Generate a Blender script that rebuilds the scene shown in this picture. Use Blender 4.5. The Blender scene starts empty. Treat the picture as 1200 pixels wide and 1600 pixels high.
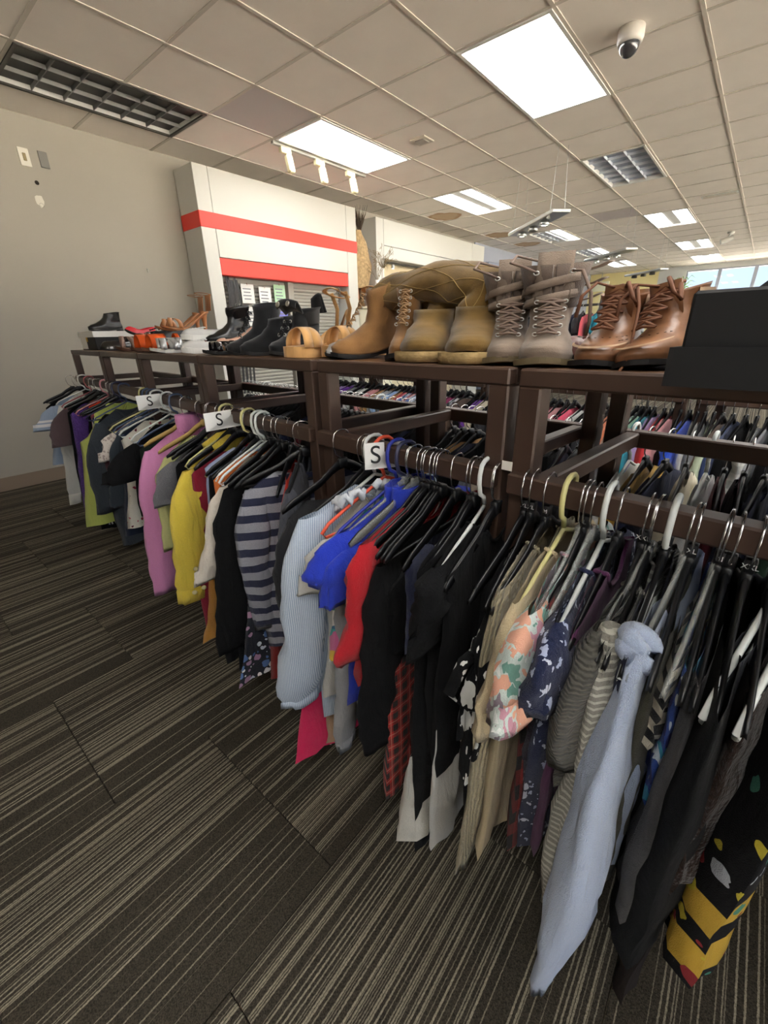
import bpy, math, random
from mathutils import Vector, Matrix, noise as mnoise
import numpy as np

C = bpy.context.scene.collection
SC = bpy.context.scene
# ---------------------------------------------------------------- camera
# rack axes: x along the front rack row, y away from the aisle, z up; the building is turned 5.63 degrees against it
EYE = 1.25
CAM_R = ((0.702556, 0.261073, -0.662009), (0.711333, -0.284451, 0.642723), (-0.020512, -0.922458, -0.385553))
cd = bpy.data.cameras.new('camera'); cam = bpy.data.objects.new('camera', cd); C.objects.link(cam)
cd.sensor_fit = 'VERTICAL'; cd.sensor_height = 36; cd.lens = 663.64 / 1600 * 36; cd.clip_start = .02; cd.clip_end = 200
_m = Matrix([[CAM_R[i][0], -CAM_R[i][1], -CAM_R[i][2], 0] for i in range(3)] + [[0, 0, 0, 1]])
_m.translation = (0, 0, EYE)
cam.matrix_world = _m
SC.camera = cam
# ---------------------------------------------------------------- sky, exposure
wd = bpy.data.worlds.new('world'); SC.world = wd; wd.use_nodes = True
_n = wd.node_tree.nodes; _bg = _n['Background']; _tc = _n.new('ShaderNodeTexCoord'); _sx = _n.new('ShaderNodeSeparateXYZ'); _rp = _n.new('ShaderNodeValToRGB')
_mp = _n.new('ShaderNodeMapRange'); _mp.inputs['From Min'].default_value = -1
wd.node_tree.links.new(_tc.outputs['Generated'], _sx.inputs[0]); wd.node_tree.links.new(_sx.outputs['Z'], _mp.inputs['Value']); wd.node_tree.links.new(_mp.outputs[0], _rp.inputs[0])
_e = _rp.color_ramp.elements; _e[0].position = .495; _e[0].color = (.78, .74, .66, 1); _e[1].position = .505; _e[1].color = (.62, .78, 1, 1)   # sunlit pavement below, sky above
_x = _e.new(.75); _x.color = (.28, .50, .95, 1)
wd.node_tree.links.new(_rp.outputs[0], _bg.inputs[0]); _bg.inputs[1].default_value = .75
sl = bpy.data.lights.new('sun', 'SUN'); sun = bpy.data.objects.new('sun', sl); C.objects.link(sun); sl.energy = 75; sl.angle = .0093; sl.color = (1, .95, .88)
sun.rotation_euler = Vector((-.62 * math.cos(math.radians(5.63)), -.62 * math.sin(math.radians(5.63)), .78)).to_track_quat('Z', 'Y').to_euler()   # added sun, over the roof onto the ground outside, bouncing light indoors
SC.view_settings.view_transform = 'Standard'; SC.view_settings.look = 'None'
SC.view_settings.exposure = .9; SC.view_settings.gamma = 1; SC.view_settings.use_curve_mapping = False
LAMP = 9.0          # fluorescent troffers
SC.cycles.max_bounces = 8; SC.cycles.diffuse_bounces = 5; SC.cycles.glossy_bounces = 3
SC.cycles.use_denoising = True; SC.cycles.caustics_reflective = False; SC.cycles.caustics_refractive = False
SC.cycles.sample_clamp_indirect = 8

YAW = math.radians(5.6291)
def RP(X, Y, Z):                      # building point (Z from the floor) -> world
    return Vector((math.cos(YAW) * X - math.sin(YAW) * Y, math.sin(YAW) * X + math.cos(YAW) * Y, Z))

# ---------------------------------------------------------------- materials
MC = {}
def srgb(h):
    if isinstance(h, str):
        h = h.lstrip('#'); v = [int(h[i:i + 2], 16) / 255 for i in (0, 2, 4)]
    else: v = [c / 255 for c in h]
    return tuple(c / 12.92 if c <= .04045 else ((c + .055) / 1.055) ** 2.4 for c in v) + (1,)
class NT:
    def __init__(s, name):
        s.m = bpy.data.materials.new(name); s.m.use_nodes = True; s.t = s.m.node_tree; s.n = s.t.nodes
        s.b = s.n['Principled BSDF']
    def a(s, kind, **kw):
        o = s.n.new('ShaderNode' + kind)
        for k, v in kw.items():
            if k in o.inputs.keys(): o.inputs[k].default_value = v
            else: setattr(o, k, v)
        return o
    def l(s, a, b): s.t.links.new(a, b)
    def coord(s, which='Object', scale=(1, 1, 1)):
        c = s.a('TexCoord'); mp = s.a('Mapping'); mp.inputs['Scale'].default_value = scale
        s.l(c.outputs[which], mp.inputs['Vector']); return mp.outputs[0]
    def math(s, op, a, b=None):
        o = s.a('Math', operation=op)
        for i, v in enumerate((a, b)):
            if v is None: continue
            if hasattr(v, 'type'): s.l(v, o.inputs[i])
            else: o.inputs[i].default_value = v
        return o.outputs[0]
    def mix(s, fac, c1, c2, mode='MIX'):
        o = s.a('MixRGB', blend_type=mode)
        for i, v in zip((0, 1, 2), (fac, c1, c2)):
            if hasattr(v, 'type') and hasattr(v, 'is_linked'): s.l(v, o.inputs[i])
            else: o.inputs[i].default_value = v
        return o.outputs[0]
    def ramp(s, fac, stops, interp='LINEAR'):
        o = s.a('ValToRGB'); o.color_ramp.interpolation = interp; e = o.color_ramp.elements
        while len(e) < len(stops): e.new(.5)
        for i, (p, c) in enumerate(stops): e[i].position = p; e[i].color = c
        s.l(fac, o.inputs[0]); return o.outputs[0]
    def bump(s, h, strength, dist=.002):
        o = s.a('Bump'); o.inputs['Strength'].default_value = strength; o.inputs['Distance'].default_value = dist
        s.l(h, o.inputs['Height']); s.l(o.outputs[0], s.b.inputs['Normal'])
def mat(name, col, rough=.5, metal=0, noise=0, nscale=20, bump=0, bscale=200, spec=.5, emit=0, sheen=0, alpha=None, trans=0, coat=0):
    if name in MC: return MC[name]
    t = NT(name); c = srgb(col); b = t.b
    b.inputs['Base Color'].default_value = c; b.inputs['Roughness'].default_value = rough; b.inputs['Metallic'].default_value = metal
    b.inputs['Specular IOR Level'].default_value = spec
    if sheen: b.inputs['Sheen Weight'].default_value = sheen
    if trans: b.inputs['Transmission Weight'].default_value = trans
    if coat: b.inputs['Coat Weight'].default_value = coat
    if noise:
        v = t.coord(); nz = t.a('TexNoise'); nz.inputs['Scale'].default_value = nscale; nz.inputs['Detail'].default_value = 4; t.l(v, nz.inputs['Vector'])
        lo = tuple(x * (1 - noise) for x in c[:3]) + (1,); hi = tuple(min(1, x * (1 + noise)) for x in c[:3]) + (1,)
        t.l(t.ramp(nz.outputs[0], [(.3, lo), (.7, hi)]), b.inputs['Base Color'])
    if bump:
        v = t.coord(); nz = t.a('TexNoise'); nz.inputs['Scale'].default_value = bscale; nz.inputs['Detail'].default_value = 3; t.l(v, nz.inputs['Vector'])
        t.bump(nz.outputs[0], bump)
    if emit:
        b.inputs['Emission Color'].default_value = c; b.inputs['Emission Strength'].default_value = emit
    MC[name] = t.m; return t.m

# ---------------------------------------------------------------- mesh builder
class MB:
    def __init__(s): s.v = []; s.f = []
    def add(s, vs, fs):
        o = len(s.v); s.v += [tuple(p) for p in vs]; s.f += [tuple(i + o for i in f) for f in fs]; return s
    def box(s, c, d, rot=None):
        x, y, z = (k / 2 for k in d); vs = [Vector((a * x, b * y, e * z)) for a in (-1, 1) for b in (-1, 1) for e in (-1, 1)]
        if rot is not None: vs = [rot @ p for p in vs]
        c = Vector(c)
        return s.add([p + c for p in vs], [(0, 1, 3, 2), (4, 6, 7, 5), (0, 4, 5, 1), (2, 3, 7, 6), (0, 2, 6, 4), (1, 5, 7, 3)])
    def cham(s, c, d, b=.003, rot=None):            # box with chamfered edges
        x, y, z = (k / 2 for k in d); b = min(b, x * .9, y * .9, z * .9); c = Vector(c)
        P = {}; vs = []
        for a in (-1, 1):
            for e in (-1, 1):
                for g in (-1, 1):
                    for ax in range(3):
                        p = [a * x, e * y, g * z]
                        for k in range(3):
                            if k != ax: p[k] -= (a, e, g)[k] * b
                        P[(a, e, g, ax)] = len(vs); vs.append(Vector(p))
        fs = []
        for ax in range(3):
            o = [k for k in range(3) if k != ax]
            for sg in (-1, 1):
                q = []
                for (u, w) in ((-1, -1), (1, -1), (1, 1), (-1, 1)):
                    k = [0, 0, 0]; k[ax] = sg; k[o[0]] = u; k[o[1]] = w; q.append(P[tuple(k) + (ax,)])
                flip = (sg == -1) ^ (ax == 1)
                fs.append(tuple(q[::-1]) if flip else tuple(q))
        for ax in range(3):                            # edges parallel to ax
            o = [k for k in range(3) if k != ax]
            for u in (-1, 1):
                for w in (-1, 1):
                    def key(t, face):
                        k = [0, 0, 0]; k[ax] = t; k[o[0]] = u; k[o[1]] = w; return P[tuple(k) + (face,)]
                    q = (key(-1, o[0]), key(1, o[0]), key(1, o[1]), key(-1, o[1]))
                    flip = (u * w == 1) ^ (ax == 1)
                    fs.append(q if not flip else q[::-1])
        for a in (-1, 1):
            for e in (-1, 1):
                for g in (-1, 1):
                    q = (P[(a, e, g, 0)], P[(a, e, g, 1)], P[(a, e, g, 2)])
                    fs.append(q if a * e * g == 1 else q[::-1])
        if rot is not None: vs = [rot @ p for p in vs]
        return s.add([p + c for p in vs], fs)
    def rings(s, R, closed=True, cap0=False, cap1=False):
        n = len(R[0]); o = len(s.v)
        for r in R: s.v += [tuple(p) for p in r]
        for i in range(len(R) - 1):
            for j in range(n if closed else n - 1):
                k = (j + 1) % n
                s.f.append((o + i * n + j, o + i * n + k, o + (i + 1) * n + k, o + (i + 1) * n + j))
        if cap0: s.f.append(tuple(o + j for j in range(n))[::-1])
        if cap1: s.f.append(tuple(o + (len(R) - 1) * n + j for j in range(n)))
        return s
    def tube(s, path, r, n=8, cap=True, flat=1.0, up=None):
        P = [Vector(p) for p in path]; R = []
        rad = r if isinstance(r, (list, tuple)) else [r] * len(P)
        u = None
        for i, p in enumerate(P):
            t = (P[min(i + 1, len(P) - 1)] - P[max(i - 1, 0)])
            t = t.normalized() if t.length > 1e-9 else Vector((0, 0, 1))
            if up is not None: u = Vector(up)
            elif u is None: u = Vector((0, 0, 1)) if abs(t.z) < .9 else Vector((1, 0, 0))
            u = (u - t * u.dot(t)); u = u.normalized() if u.length > 1e-6 else t.orthogonal().normalized()
            w = t.cross(u)
            R.append([p + (u * math.cos(a) * flat + w * math.sin(a)) * rad[i] for a in (2 * math.pi * k / n for k in range(n))])
        return s.rings(R, True, cap, cap)
    def lathe(s, prof, n=16, c=(0, 0, 0), axis=None):
        c = Vector(c); R = []
        for r, z in prof:
            R.append([Vector((r * math.cos(a), r * math.sin(a), z)) for a in (2 * math.pi * k / n for k in range(n))])
        if axis is not None:
            q = Vector((0, 0, 1)).rotation_difference(Vector(axis)); R = [[q @ p for p in r] for r in R]
        R = [[p + c for p in r] for r in R]
        return s.rings(R, True, True, True)
    def prism(s, poly, h, M=None):                  # polygon in xy, extruded by h in z
        n = len(poly); vs = [Vector((x, y, 0)) for x, y in poly] + [Vector((x, y, h)) for x, y in poly]
        if M is not None: vs = [M @ p for p in vs]
        return s.add(vs, [tuple(range(n))[::-1], tuple(range(n, 2 * n))] + [(i, (i + 1) % n, n + (i + 1) % n, n + i) for i in range(n)])
    def grid(s, fn, nu, nv):
        o = len(s.v)
        for i in range(nu + 1):
            for j in range(nv + 1): s.v.append(tuple(fn(i / nu, j / nv)))
        for i in range(nu):
            for j in range(nv):
                a = o + i * (nv + 1) + j; s.f.append((a, a + nv + 1, a + nv + 2, a + 1))
        return s
    def build(s, name, m, parent=None, smooth=False, loc=None, solid=0):
        me = bpy.data.meshes.new(name); me.from_pydata(s.v, [], s.f)
        for mm in (m if isinstance(m, (list, tuple)) else [m]): me.materials.append(mm)
        if smooth: me.polygons.foreach_set('use_smooth', [True] * len(me.polygons))
        me.update()
        o = bpy.data.objects.new(name, me); C.objects.link(o)
        if loc is not None: o.location = loc
        if parent is not None: o.parent = parent
        if solid:
            md = o.modifiers.new('thickness', 'SOLIDIFY'); md.thickness = solid; md.offset = 0
        return o
def tag(o, label=None, cat=None, group=None, kind=None):
    if label: o['label'] = label
    if cat: o['category'] = cat
    if group: o['group'] = group
    if kind: o['kind'] = kind
    return o
def thing(name, label, cat, loc=(0, 0, 0), rz=0, group=None):
    o = bpy.data.objects.new(name, None); C.objects.link(o); o.empty_display_size = .05
    o.location = loc; o.rotation_euler = (0, 0, rz)
    return tag(o, label, cat, group)
def room_thing(name, label, cat, X, Y, Z, group=None): return thing(name, label, cat, RP(X, Y, Z), YAW, group)
def struct(o): o['kind'] = 'structure'; return o
def room_place(o, X=0, Y=0, Z=0): o.location = RP(X, Y, Z); o.rotation_euler = (0, 0, YAW); return o
def kids(o): return [c for c in C.objects if c.parent == o]
def dup(root, ch, loc, rz, label=None, group=None):
    r = root.copy(); C.objects.link(r); r.location = loc; r.rotation_euler = (0, 0, rz)
    if label: r['label'] = label
    if group: r['group'] = group
    out = []
    for c in ch:
        k = c.copy(); C.objects.link(k); k.parent = r; out.append(k)
    return r, out
def text_part(body, size, m, parent, loc, rot, name='lettering', extrude=.0004):
    cu = bpy.data.curves.new(name, 'FONT'); cu.body = body; cu.size = size; cu.align_x = 'CENTER'; cu.align_y = 'CENTER'; cu.extrude = extrude
    tmp = bpy.data.objects.new(name, cu); me = bpy.data.meshes.new_from_object(tmp); bpy.data.objects.remove(tmp); me.materials.clear(); me.materials.append(m)
    o = bpy.data.objects.new(name, me); C.objects.link(o); o.parent = parent; o.location = loc; o.rotation_euler = rot
    return o
# ================================================================ building
ZC = 2.95; XL, XR, Y0, Y1 = -5.03, 4.6, -4.2, 17.0
M_ceil = mat('ceiling_tile', (236, 229, 220), .9, noise=.03, nscale=3, bump=.15, bscale=260)
M_ceil2 = mat('ceiling_tile_grey', (196, 188, 187), .9, bump=.15, bscale=260)
M_bar = mat('ceiling_bar', (200, 193, 182), .7)
M_wall = mat('wall_paint', (158, 153, 143), .85, noise=.03, nscale=1.2, bump=.05, bscale=90)
M_cream = mat('wall_cream', (226, 214, 158), .85)
M_bluegrey = mat('wall_bluegrey', (150, 156, 170), .85)
M_white = mat('white_laminate', (198, 198, 192), .45)
M_red = mat('red_laminate', (226, 62, 50), .45)
M_base = mat('baseboard_taupe', (128, 112, 96), .7)
M_black = mat('black_plastic', (20, 20, 22), .38)
M_dark = mat('dark_metal', (50, 46, 42), .5)
M_chrome = mat('chrome', (215, 215, 215), .22, metal=1)
M_steel = mat('brushed_steel', (190, 192, 190), .4, metal=1)

def carpet():
    t = NT('carpet_tile'); b = t.b; b.inputs['Roughness'].default_value = .95; b.inputs['Specular IOR Level'].default_value = .1
    c = t.a('TexCoord'); info = t.a('ObjectInfo'); sep = t.a('SeparateXYZ')
    gl = t.a('NewGeometry'); rot = t.a('VectorRotate', rotation_type='Z_AXIS'); rot.inputs['Angle'].default_value = -YAW
    t.l(gl.outputs['Position'], rot.inputs['Vector']); t.l(rot.outputs[0], sep.inputs[0])
    wob = t.a('TexNoise'); wob.inputs['Scale'].default_value = 130; wob.inputs['Detail'].default_value = 1; t.l(gl.outputs['Position'], wob.inputs['Vector'])
    x = t.math('ADD', sep.outputs['X'], t.math('MULTIPLY', t.math('SUBTRACT', wob.outputs[0], .5), .0022))
    k = t.math('FLOOR', t.math('MULTIPLY', x, 1 / .0050))
    per = t.math('MULTIPLY', info.outputs['Random'], 400.0)
    wn = t.a('TexWhiteNoise', noise_dimensions='2D'); cb = t.a('CombineXYZ'); t.l(k, cb.inputs[0]); t.l(t.math('FLOOR', per), cb.inputs[1]); t.l(cb.outputs[0], wn.inputs['Vector'])
    # density drifts across a tile
    dn = t.a('TexNoise', noise_dimensions='2D'); cb2 = t.a('CombineXYZ'); t.l(t.math('MULTIPLY', x, 7.0), cb2.inputs[0]); t.l(per, cb2.inputs[1])
    dn.inputs['Scale'].default_value = 1; t.l(cb2.outputs[0], dn.inputs['Vector'])
    thr = t.math('ADD', t.math('MULTIPLY', dn.outputs[0], 1.5), -.15)
    on = t.math('GREATER_THAN', wn.outputs['Value'], thr)
    wn2 = t.a('TexWhiteNoise', noise_dimensions='2D'); cb3 = t.a('CombineXYZ'); t.l(k, cb3.inputs[0]); t.l(t.math('ADD', per, 7.3), cb3.inputs[1]); t.l(cb3.outputs[0], wn2.inputs['Vector'])
    fr = t.math('FRACT', t.math('MULTIPLY', x, 1 / .0050))
    core = t.math('MULTIPLY', t.math('GREATER_THAN', fr, .12), t.math('LESS_THAN', fr, t.math('ADD', .45, t.math('MULTIPLY', wn2.outputs['Value'], .5))))
    stripe = t.math('MULTIPLY', t.math('MULTIPLY', on, core), t.math('ADD', .45, t.math('MULTIPLY', wn2.outputs['Value'], .55)))
    nz = t.a('TexNoise'); nz.inputs['Scale'].default_value = 380; nz.inputs['Detail'].default_value = 2; t.l(gl.outputs['Position'], nz.inputs['Vector'])
    dark = t.ramp(nz.outputs[0], [(.3, srgb((38, 35, 30))), (.7, srgb((70, 64, 55)))])
    lite = t.ramp(nz.outputs[0], [(.3, srgb((112, 106, 92))), (.7, srgb((150, 142, 124)))])
    t.l(t.mix(stripe, dark, lite), b.inputs['Base Color'])
    t.bump(nz.outputs[0], .6, .003)
    return t.m
M_carpet = carpet()

# floor: a slab with the carpet tiles lying on it
fl = struct(room_place(MB().box(((XL + XR) / 2, (Y0 + Y1) / 2, -.06), (XR - XL + .3, Y1 - Y0 + .3, .1)).build('floor', M_carpet)))
TS = .605
tile_me = MB().cham((0, 0, -.0045), (TS - .0015, TS - .0015, .011), .0022).build('carpet_tile', M_carpet)
C.objects.unlink(tile_me); tmesh = tile_me.data
n_t = 0; far = MB()
for i in range(-8, 9):
    for j in range(-8, 28):
        X = -.54 - TS / 2 + i * TS; Y = .40 + TS * (j + .5) + (0 if i % 2 == 0 else -.29)
        if X < XL + .2 or X > XR - .25 or Y < Y0 + .25 or Y > Y1 - .25: continue
        if X < 1.0 and -.8 < Y < 5.2 and n_t < 200:
            o = bpy.data.objects.new('carpet_tile', tmesh); C.objects.link(o); o.parent = fl; o.location = (X, Y, 0); n_t += 1
        else: far.cham((X, Y, -.0045), (TS - .0015, TS - .0015, .011), .0022)
o = far.build('carpet_field', M_carpet, fl); o['kind'] = 'stuff'

# walls
def wall(name, c, d, m): return struct(room_place(MB().box(c, d).build(name, m)))
wall('wall_left', (XL - .1, (Y0 + Y1) / 2, ZC / 2 + .06), (.2, Y1 - Y0 + .4, ZC + .12), M_wall)
wr = MB(); ymid = (Y0 + Y1) / 2; wr.box((XR + .1, ymid, .15), (.2, Y1 - Y0 + .4, .3)); wr.box((XR + .1, ymid, (2.75 + ZC) / 2 + .06), (.2, Y1 - Y0 + .4, ZC - 2.75 + .12))
SW = [Y0 + .3 + 1.72 * k for k in range(13)]          # mullions of the added, unseen shopfront
for yy in SW: wr.box((XR + .1, yy, 1.525), (.2, .16 if yy not in (SW[0], SW[-1]) else .6, 2.45))
struct(room_place(wr.build('wall_right', M_wall)))
wall('wall_back', ((XL + XR) / 2, Y0 - .1, ZC / 2 + .06), (XR - XL, .2, ZC + .12), M_wall)
# far wall: cream left, then a run of windows above a sill
fw = MB(); fw.box(((XL - 3.0) / 2, Y1 + .1, ZC / 2 + .06), (-3.0 - XL, .2, ZC + .12))
struct(room_place(fw.build('wall_front', M_cream)))
fw = MB(); WB, WT = 1.92, 2.82
fw.box(((-3.0 + XR) / 2, Y1 + .1, WB / 2), (XR + 3.0, .2, WB)); fw.box(((-3.0 + XR) / 2, Y1 + .1, (WT + ZC) / 2 + .06), (XR + 3.0, .2, ZC - WT + .12))
fw.box((-2.64, Y1 + .1, (WB + WT) / 2), (.72, .2, WT - WB)); fw.box((XR - .15, Y1 + .1, (WB + WT) / 2), (.3, .2, WT - WB))
struct(room_place(fw.build('trim_2', mat('wall_pale', (206, 208, 206), .85))))
M_frame = mat('window_frame_metal', (150, 156, 168), .5)
def thin_glass():
    m = bpy.data.materials.new('window_glass'); m.use_nodes = True; t = m.node_tree; t.nodes.clear()
    a = t.nodes.new('ShaderNodeBsdfTransparent'); b = t.nodes.new('ShaderNodeBsdfGlossy'); b.inputs['Roughness'].default_value = .02
    mx = t.nodes.new('ShaderNodeMixShader'); fr = t.nodes.new('ShaderNodeFresnel'); fr.inputs[0].default_value = 1.3
    o = t.nodes.new('ShaderNodeOutputMaterial'); t.links.new(fr.outputs[0], mx.inputs[0]); t.links.new(a.outputs[0], mx.inputs[1]); t.links.new(b.outputs[0], mx.inputs[2]); t.links.new(mx.outputs[0], o.inputs[0]); return m
M_glass = thin_glass()
x = -2.28; wn = 0
while x < XR - .5:
    w = .82; wn += 1
    f = MB(); zc, h = (WB + WT) / 2, WT - WB
    for sx in (-1, 1): f.box((x + w / 2 + sx * (w / 2 - .02), Y1 + .06, zc), (.045, .08, h))
    for sz in (-1, 1): f.box((x + w / 2, Y1 + .06, zc + sz * (h / 2 - .015)), (w - .09, .08, .035))
    r = struct(room_place(f.build('window_%d' % wn, M_frame)))
    MB().box((x + w / 2, Y1 + .07, zc), (w - .09, .006, h - .06)).build('pane', M_glass, r)
    x += w
for k in range(12):  # added shopfront windows, out of view, letting daylight up to the ceiling
    f = MB(); yc = (SW[k] + SW[k + 1]) / 2
    for sy in (-1, 1): f.box((XR + .08, yc + sy * .76, 1.525), (.08, .05, 2.45))
    for sz in (-1, 1): f.box((XR + .08, yc, 1.525 + sz * 1.2), (.08, 1.47, .05))
    wn += 1; r = struct(room_place(f.build('window_%d' % wn, M_frame))); MB().box((XR + .09, yc, 1.525), (.006, 1.47, 2.35)).build('pane', M_glass, r)
struct(room_place(MB().cham((.8, Y1 - .13, 1.9), (7.5, .3, .05), .008).build('trim_1', mat('sill_white', (225, 225, 218), .5))))
struct(room_place(MB().box((XL + .008, (-4 + 2.74) / 2, .06), (.016, 6.74, .12)).build('baseboard_left', M_base)))
# blue-grey painted stretch of the left wall behind the second booth, with a lower partition
struct(room_place(MB().box((XL + .01, 13.0, ZC / 2), (.02, 8.0, ZC)).build('trim_3', M_bluegrey)))
struct(room_place(MB().cham((XL + .07, 11.4, 1.32), (.1, 3.9, 2.64), .01).build('trim_4', mat('partition_blue', (132, 140, 158), .8))))
o = room_thing('paper_notice', 'small white paper notice taped on the blue grey partition', 'notice', XL + .125, 10.63, 2.05)
MB().box((0, 0, .09), (.004, .2, .26)).build('sheet', mat('paper', (235, 235, 230), .8), o)

struct(room_place(MB().box((18, 8, -.2), (80, 90, .1)).build('bounce_pavement', mat('bounce_pavement', (190, 184, 172), .9, noise=.08, nscale=2))))  # unseen ground added outside to bounce sunlight onto the ceiling
# ceiling: slab, T-bars, lay-in tiles
P = .645; GX0, GY0 = -1.36, 3.19
ce = struct(room_place(MB().box(((XL + XR) / 2, (Y0 + Y1) / 2, ZC + .1), (XR - XL + .3, Y1 - Y0 + .4, .1)).build('ceiling', M_ceil)))
FIX = {}       # grid cell (i, j) -> fixture, cell i spans X GX0+i*P .. , j spans Y GY0+j*P ..
def fixture(i, j, kind): FIX[(i, j)] = kind; FIX[(i, j + 1)] = None
fixture(-1, 0, 'white'); fixture(-4, 0, 'white'); fixture(-4, 4, 'twin'); fixture(-1, 4, 'off')
fixture(-1, 9, 'twin'); fixture(-1, 14, 'twin'); fixture(-1, 18, 'twin')
fixture(-4, 9, 'half'); fixture(-4, 13, 'half'); fixture(-4, 17, 'twin'); fixture(-5, -3, 'dim')
for i in (2, 5, 8):
    for j in (-8, -4, 0, 4, 9, 14, 18): fixture(i, j, 'white' if not (i == 2 and j == 4) else 'off')
mt = MB().cham((0, 0, .006), (P - .012, P - .012, .012), .003).build('ceiling_tile', M_ceil); C.objects.unlink(mt); mt = mt.data
mt2 = mt.copy(); mt2.materials[0] = M_ceil2
def stained():
    t = NT('ceiling_tile_stained'); t.b.inputs['Roughness'].default_value = .9
    v = t.coord(); g = t.a('TexNoise'); g.inputs['Scale'].default_value = 4; t.l(v, g.inputs['Vector'])
    ln = t.a('VectorMath', operation='LENGTH'); mv = t.a('VectorMath', operation='MULTIPLY_ADD'); mv.inputs[1].default_value = (1, 1, 1)
    t.l(v, mv.inputs[0]); mv.inputs[2].default_value = (.08, -.05, 0); t.l(mv.outputs[0], ln.inputs[0])
    d = t.math('ADD', ln.outputs['Value'], t.math('MULTIPLY', g.outputs[0], .25))
    t.l(t.ramp(d, [(.0, srgb((188, 160, 126))), (.3, srgb((190, 164, 132))), (.36, srgb((166, 132, 96))), (.39, srgb((230, 222, 212))), (.5, srgb((236, 229, 220)))]), t.b.inputs['Base Color'])
    return t.m
mt3 = mt.copy(); mt3.materials[0] = stained()
bars = MB(); fieldt = MB(); nct = 0
ilo, ihi = math.ceil((XL - GX0) / P) - 1, int((XR - GX0) / P)
jlo, jhi = math.ceil((Y0 - GY0) / P) - 1, int((Y1 - GY0) / P)
for i in range(ilo, ihi + 1):
    X = GX0 + i * P
    if X > XL: bars.box((X, (Y0 + Y1) / 2, ZC - .001), (.024, Y1 - Y0, .008))
    for j in range(jlo, jhi + 1):
        Y = GY0 + j * P
        if Y > Y0 and not ((i, j) in FIX and FIX[(i, j)] is None): xa, xb = max(X, XL), min(X + P, XR); bars.box(((xa + xb) / 2, Y, ZC - .0005), (xb - xa, .024, .007))
        if (i, j) in FIX: continue
        cx, cy = X + P / 2, Y + P / 2
        if cx - P / 2 < XL - .01:            # cut tiles along the left wall
            w = X + P - XL; fieldt.box((XL + w / 2, cy, ZC + .006), (w - .01, P - .012, .012)); continue
        if -5.1 < cx < .9 and .5 < cy < 11 and nct < 290:
            me = mt2 if (i, j) in ((-4, -1), (-2, 8)) else (mt3 if (i, j) in ((-5, 5), (-5, 8), (-5, 10)) else mt)
            o = bpy.data.objects.new('ceiling_tile', me); C.objects.link(o); o.parent = ce; o.location = (cx, cy, ZC); nct += 1
        else: fieldt.box((cx, cy, ZC + .006), (P - .012, P - .012, .012))
o = bars.build('grid_bars', M_bar, ce); o['kind'] = 'stuff'
o = fieldt.build('tile_field', M_ceil, ce); o['kind'] = 'stuff'

def lampmat(name, s, col=(1, .985, .95)):
    if name in MC: return MC[name]
    m = bpy.data.materials.new(name); m.use_nodes = True; n = m.node_tree.nodes; n.clear()
    e = n.new('ShaderNodeEmission'); e.inputs[0].default_value = col + (1,); e.inputs[1].default_value = s
    out = n.new('ShaderNodeOutputMaterial'); m.node_tree.links.new(e.outputs[0], out.inputs[0]); MC[name] = m; return m
M_trof = mat('troffer_white', (222, 222, 218), .5); M_louv = mat('parabolic_louver', (206, 212, 222), .4)
M_lens_off = mat('diffuser_unlit', (176, 186, 206), .5)
def fixname(i, j, kind):
    d = {(-1, 0): 'large lit fluorescent ceiling light nearest the dome camera', (-4, 0): 'lit fluorescent ceiling light beside the track of three spotlights',
         (-4, 4): 'lit twin-tube ceiling light right of the brown ceiling stain', (-1, 4): 'unlit square-celled ceiling light with blue grey louver cells',
         (-1, 9): 'lit twin-tube ceiling light nearest of the row leading to the windows', (-1, 14): 'second lit twin-tube ceiling light of the row leading to the windows',
         (-1, 18): 'farthest lit ceiling light close to the window wall', (-4, 9): 'half-lit ceiling light above the nearest hanging spotlight bar',
         (-4, 13): 'half-lit ceiling light between two hanging spotlight bars', (-4, 17): 'lit ceiling light before the cream far wall',
         (-5, -3): 'dark unlit louvered ceiling light above the bare grey wall'}
    return d.get((i, j), 'lit fluorescent ceiling light over the rest of the shop floor')
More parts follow.
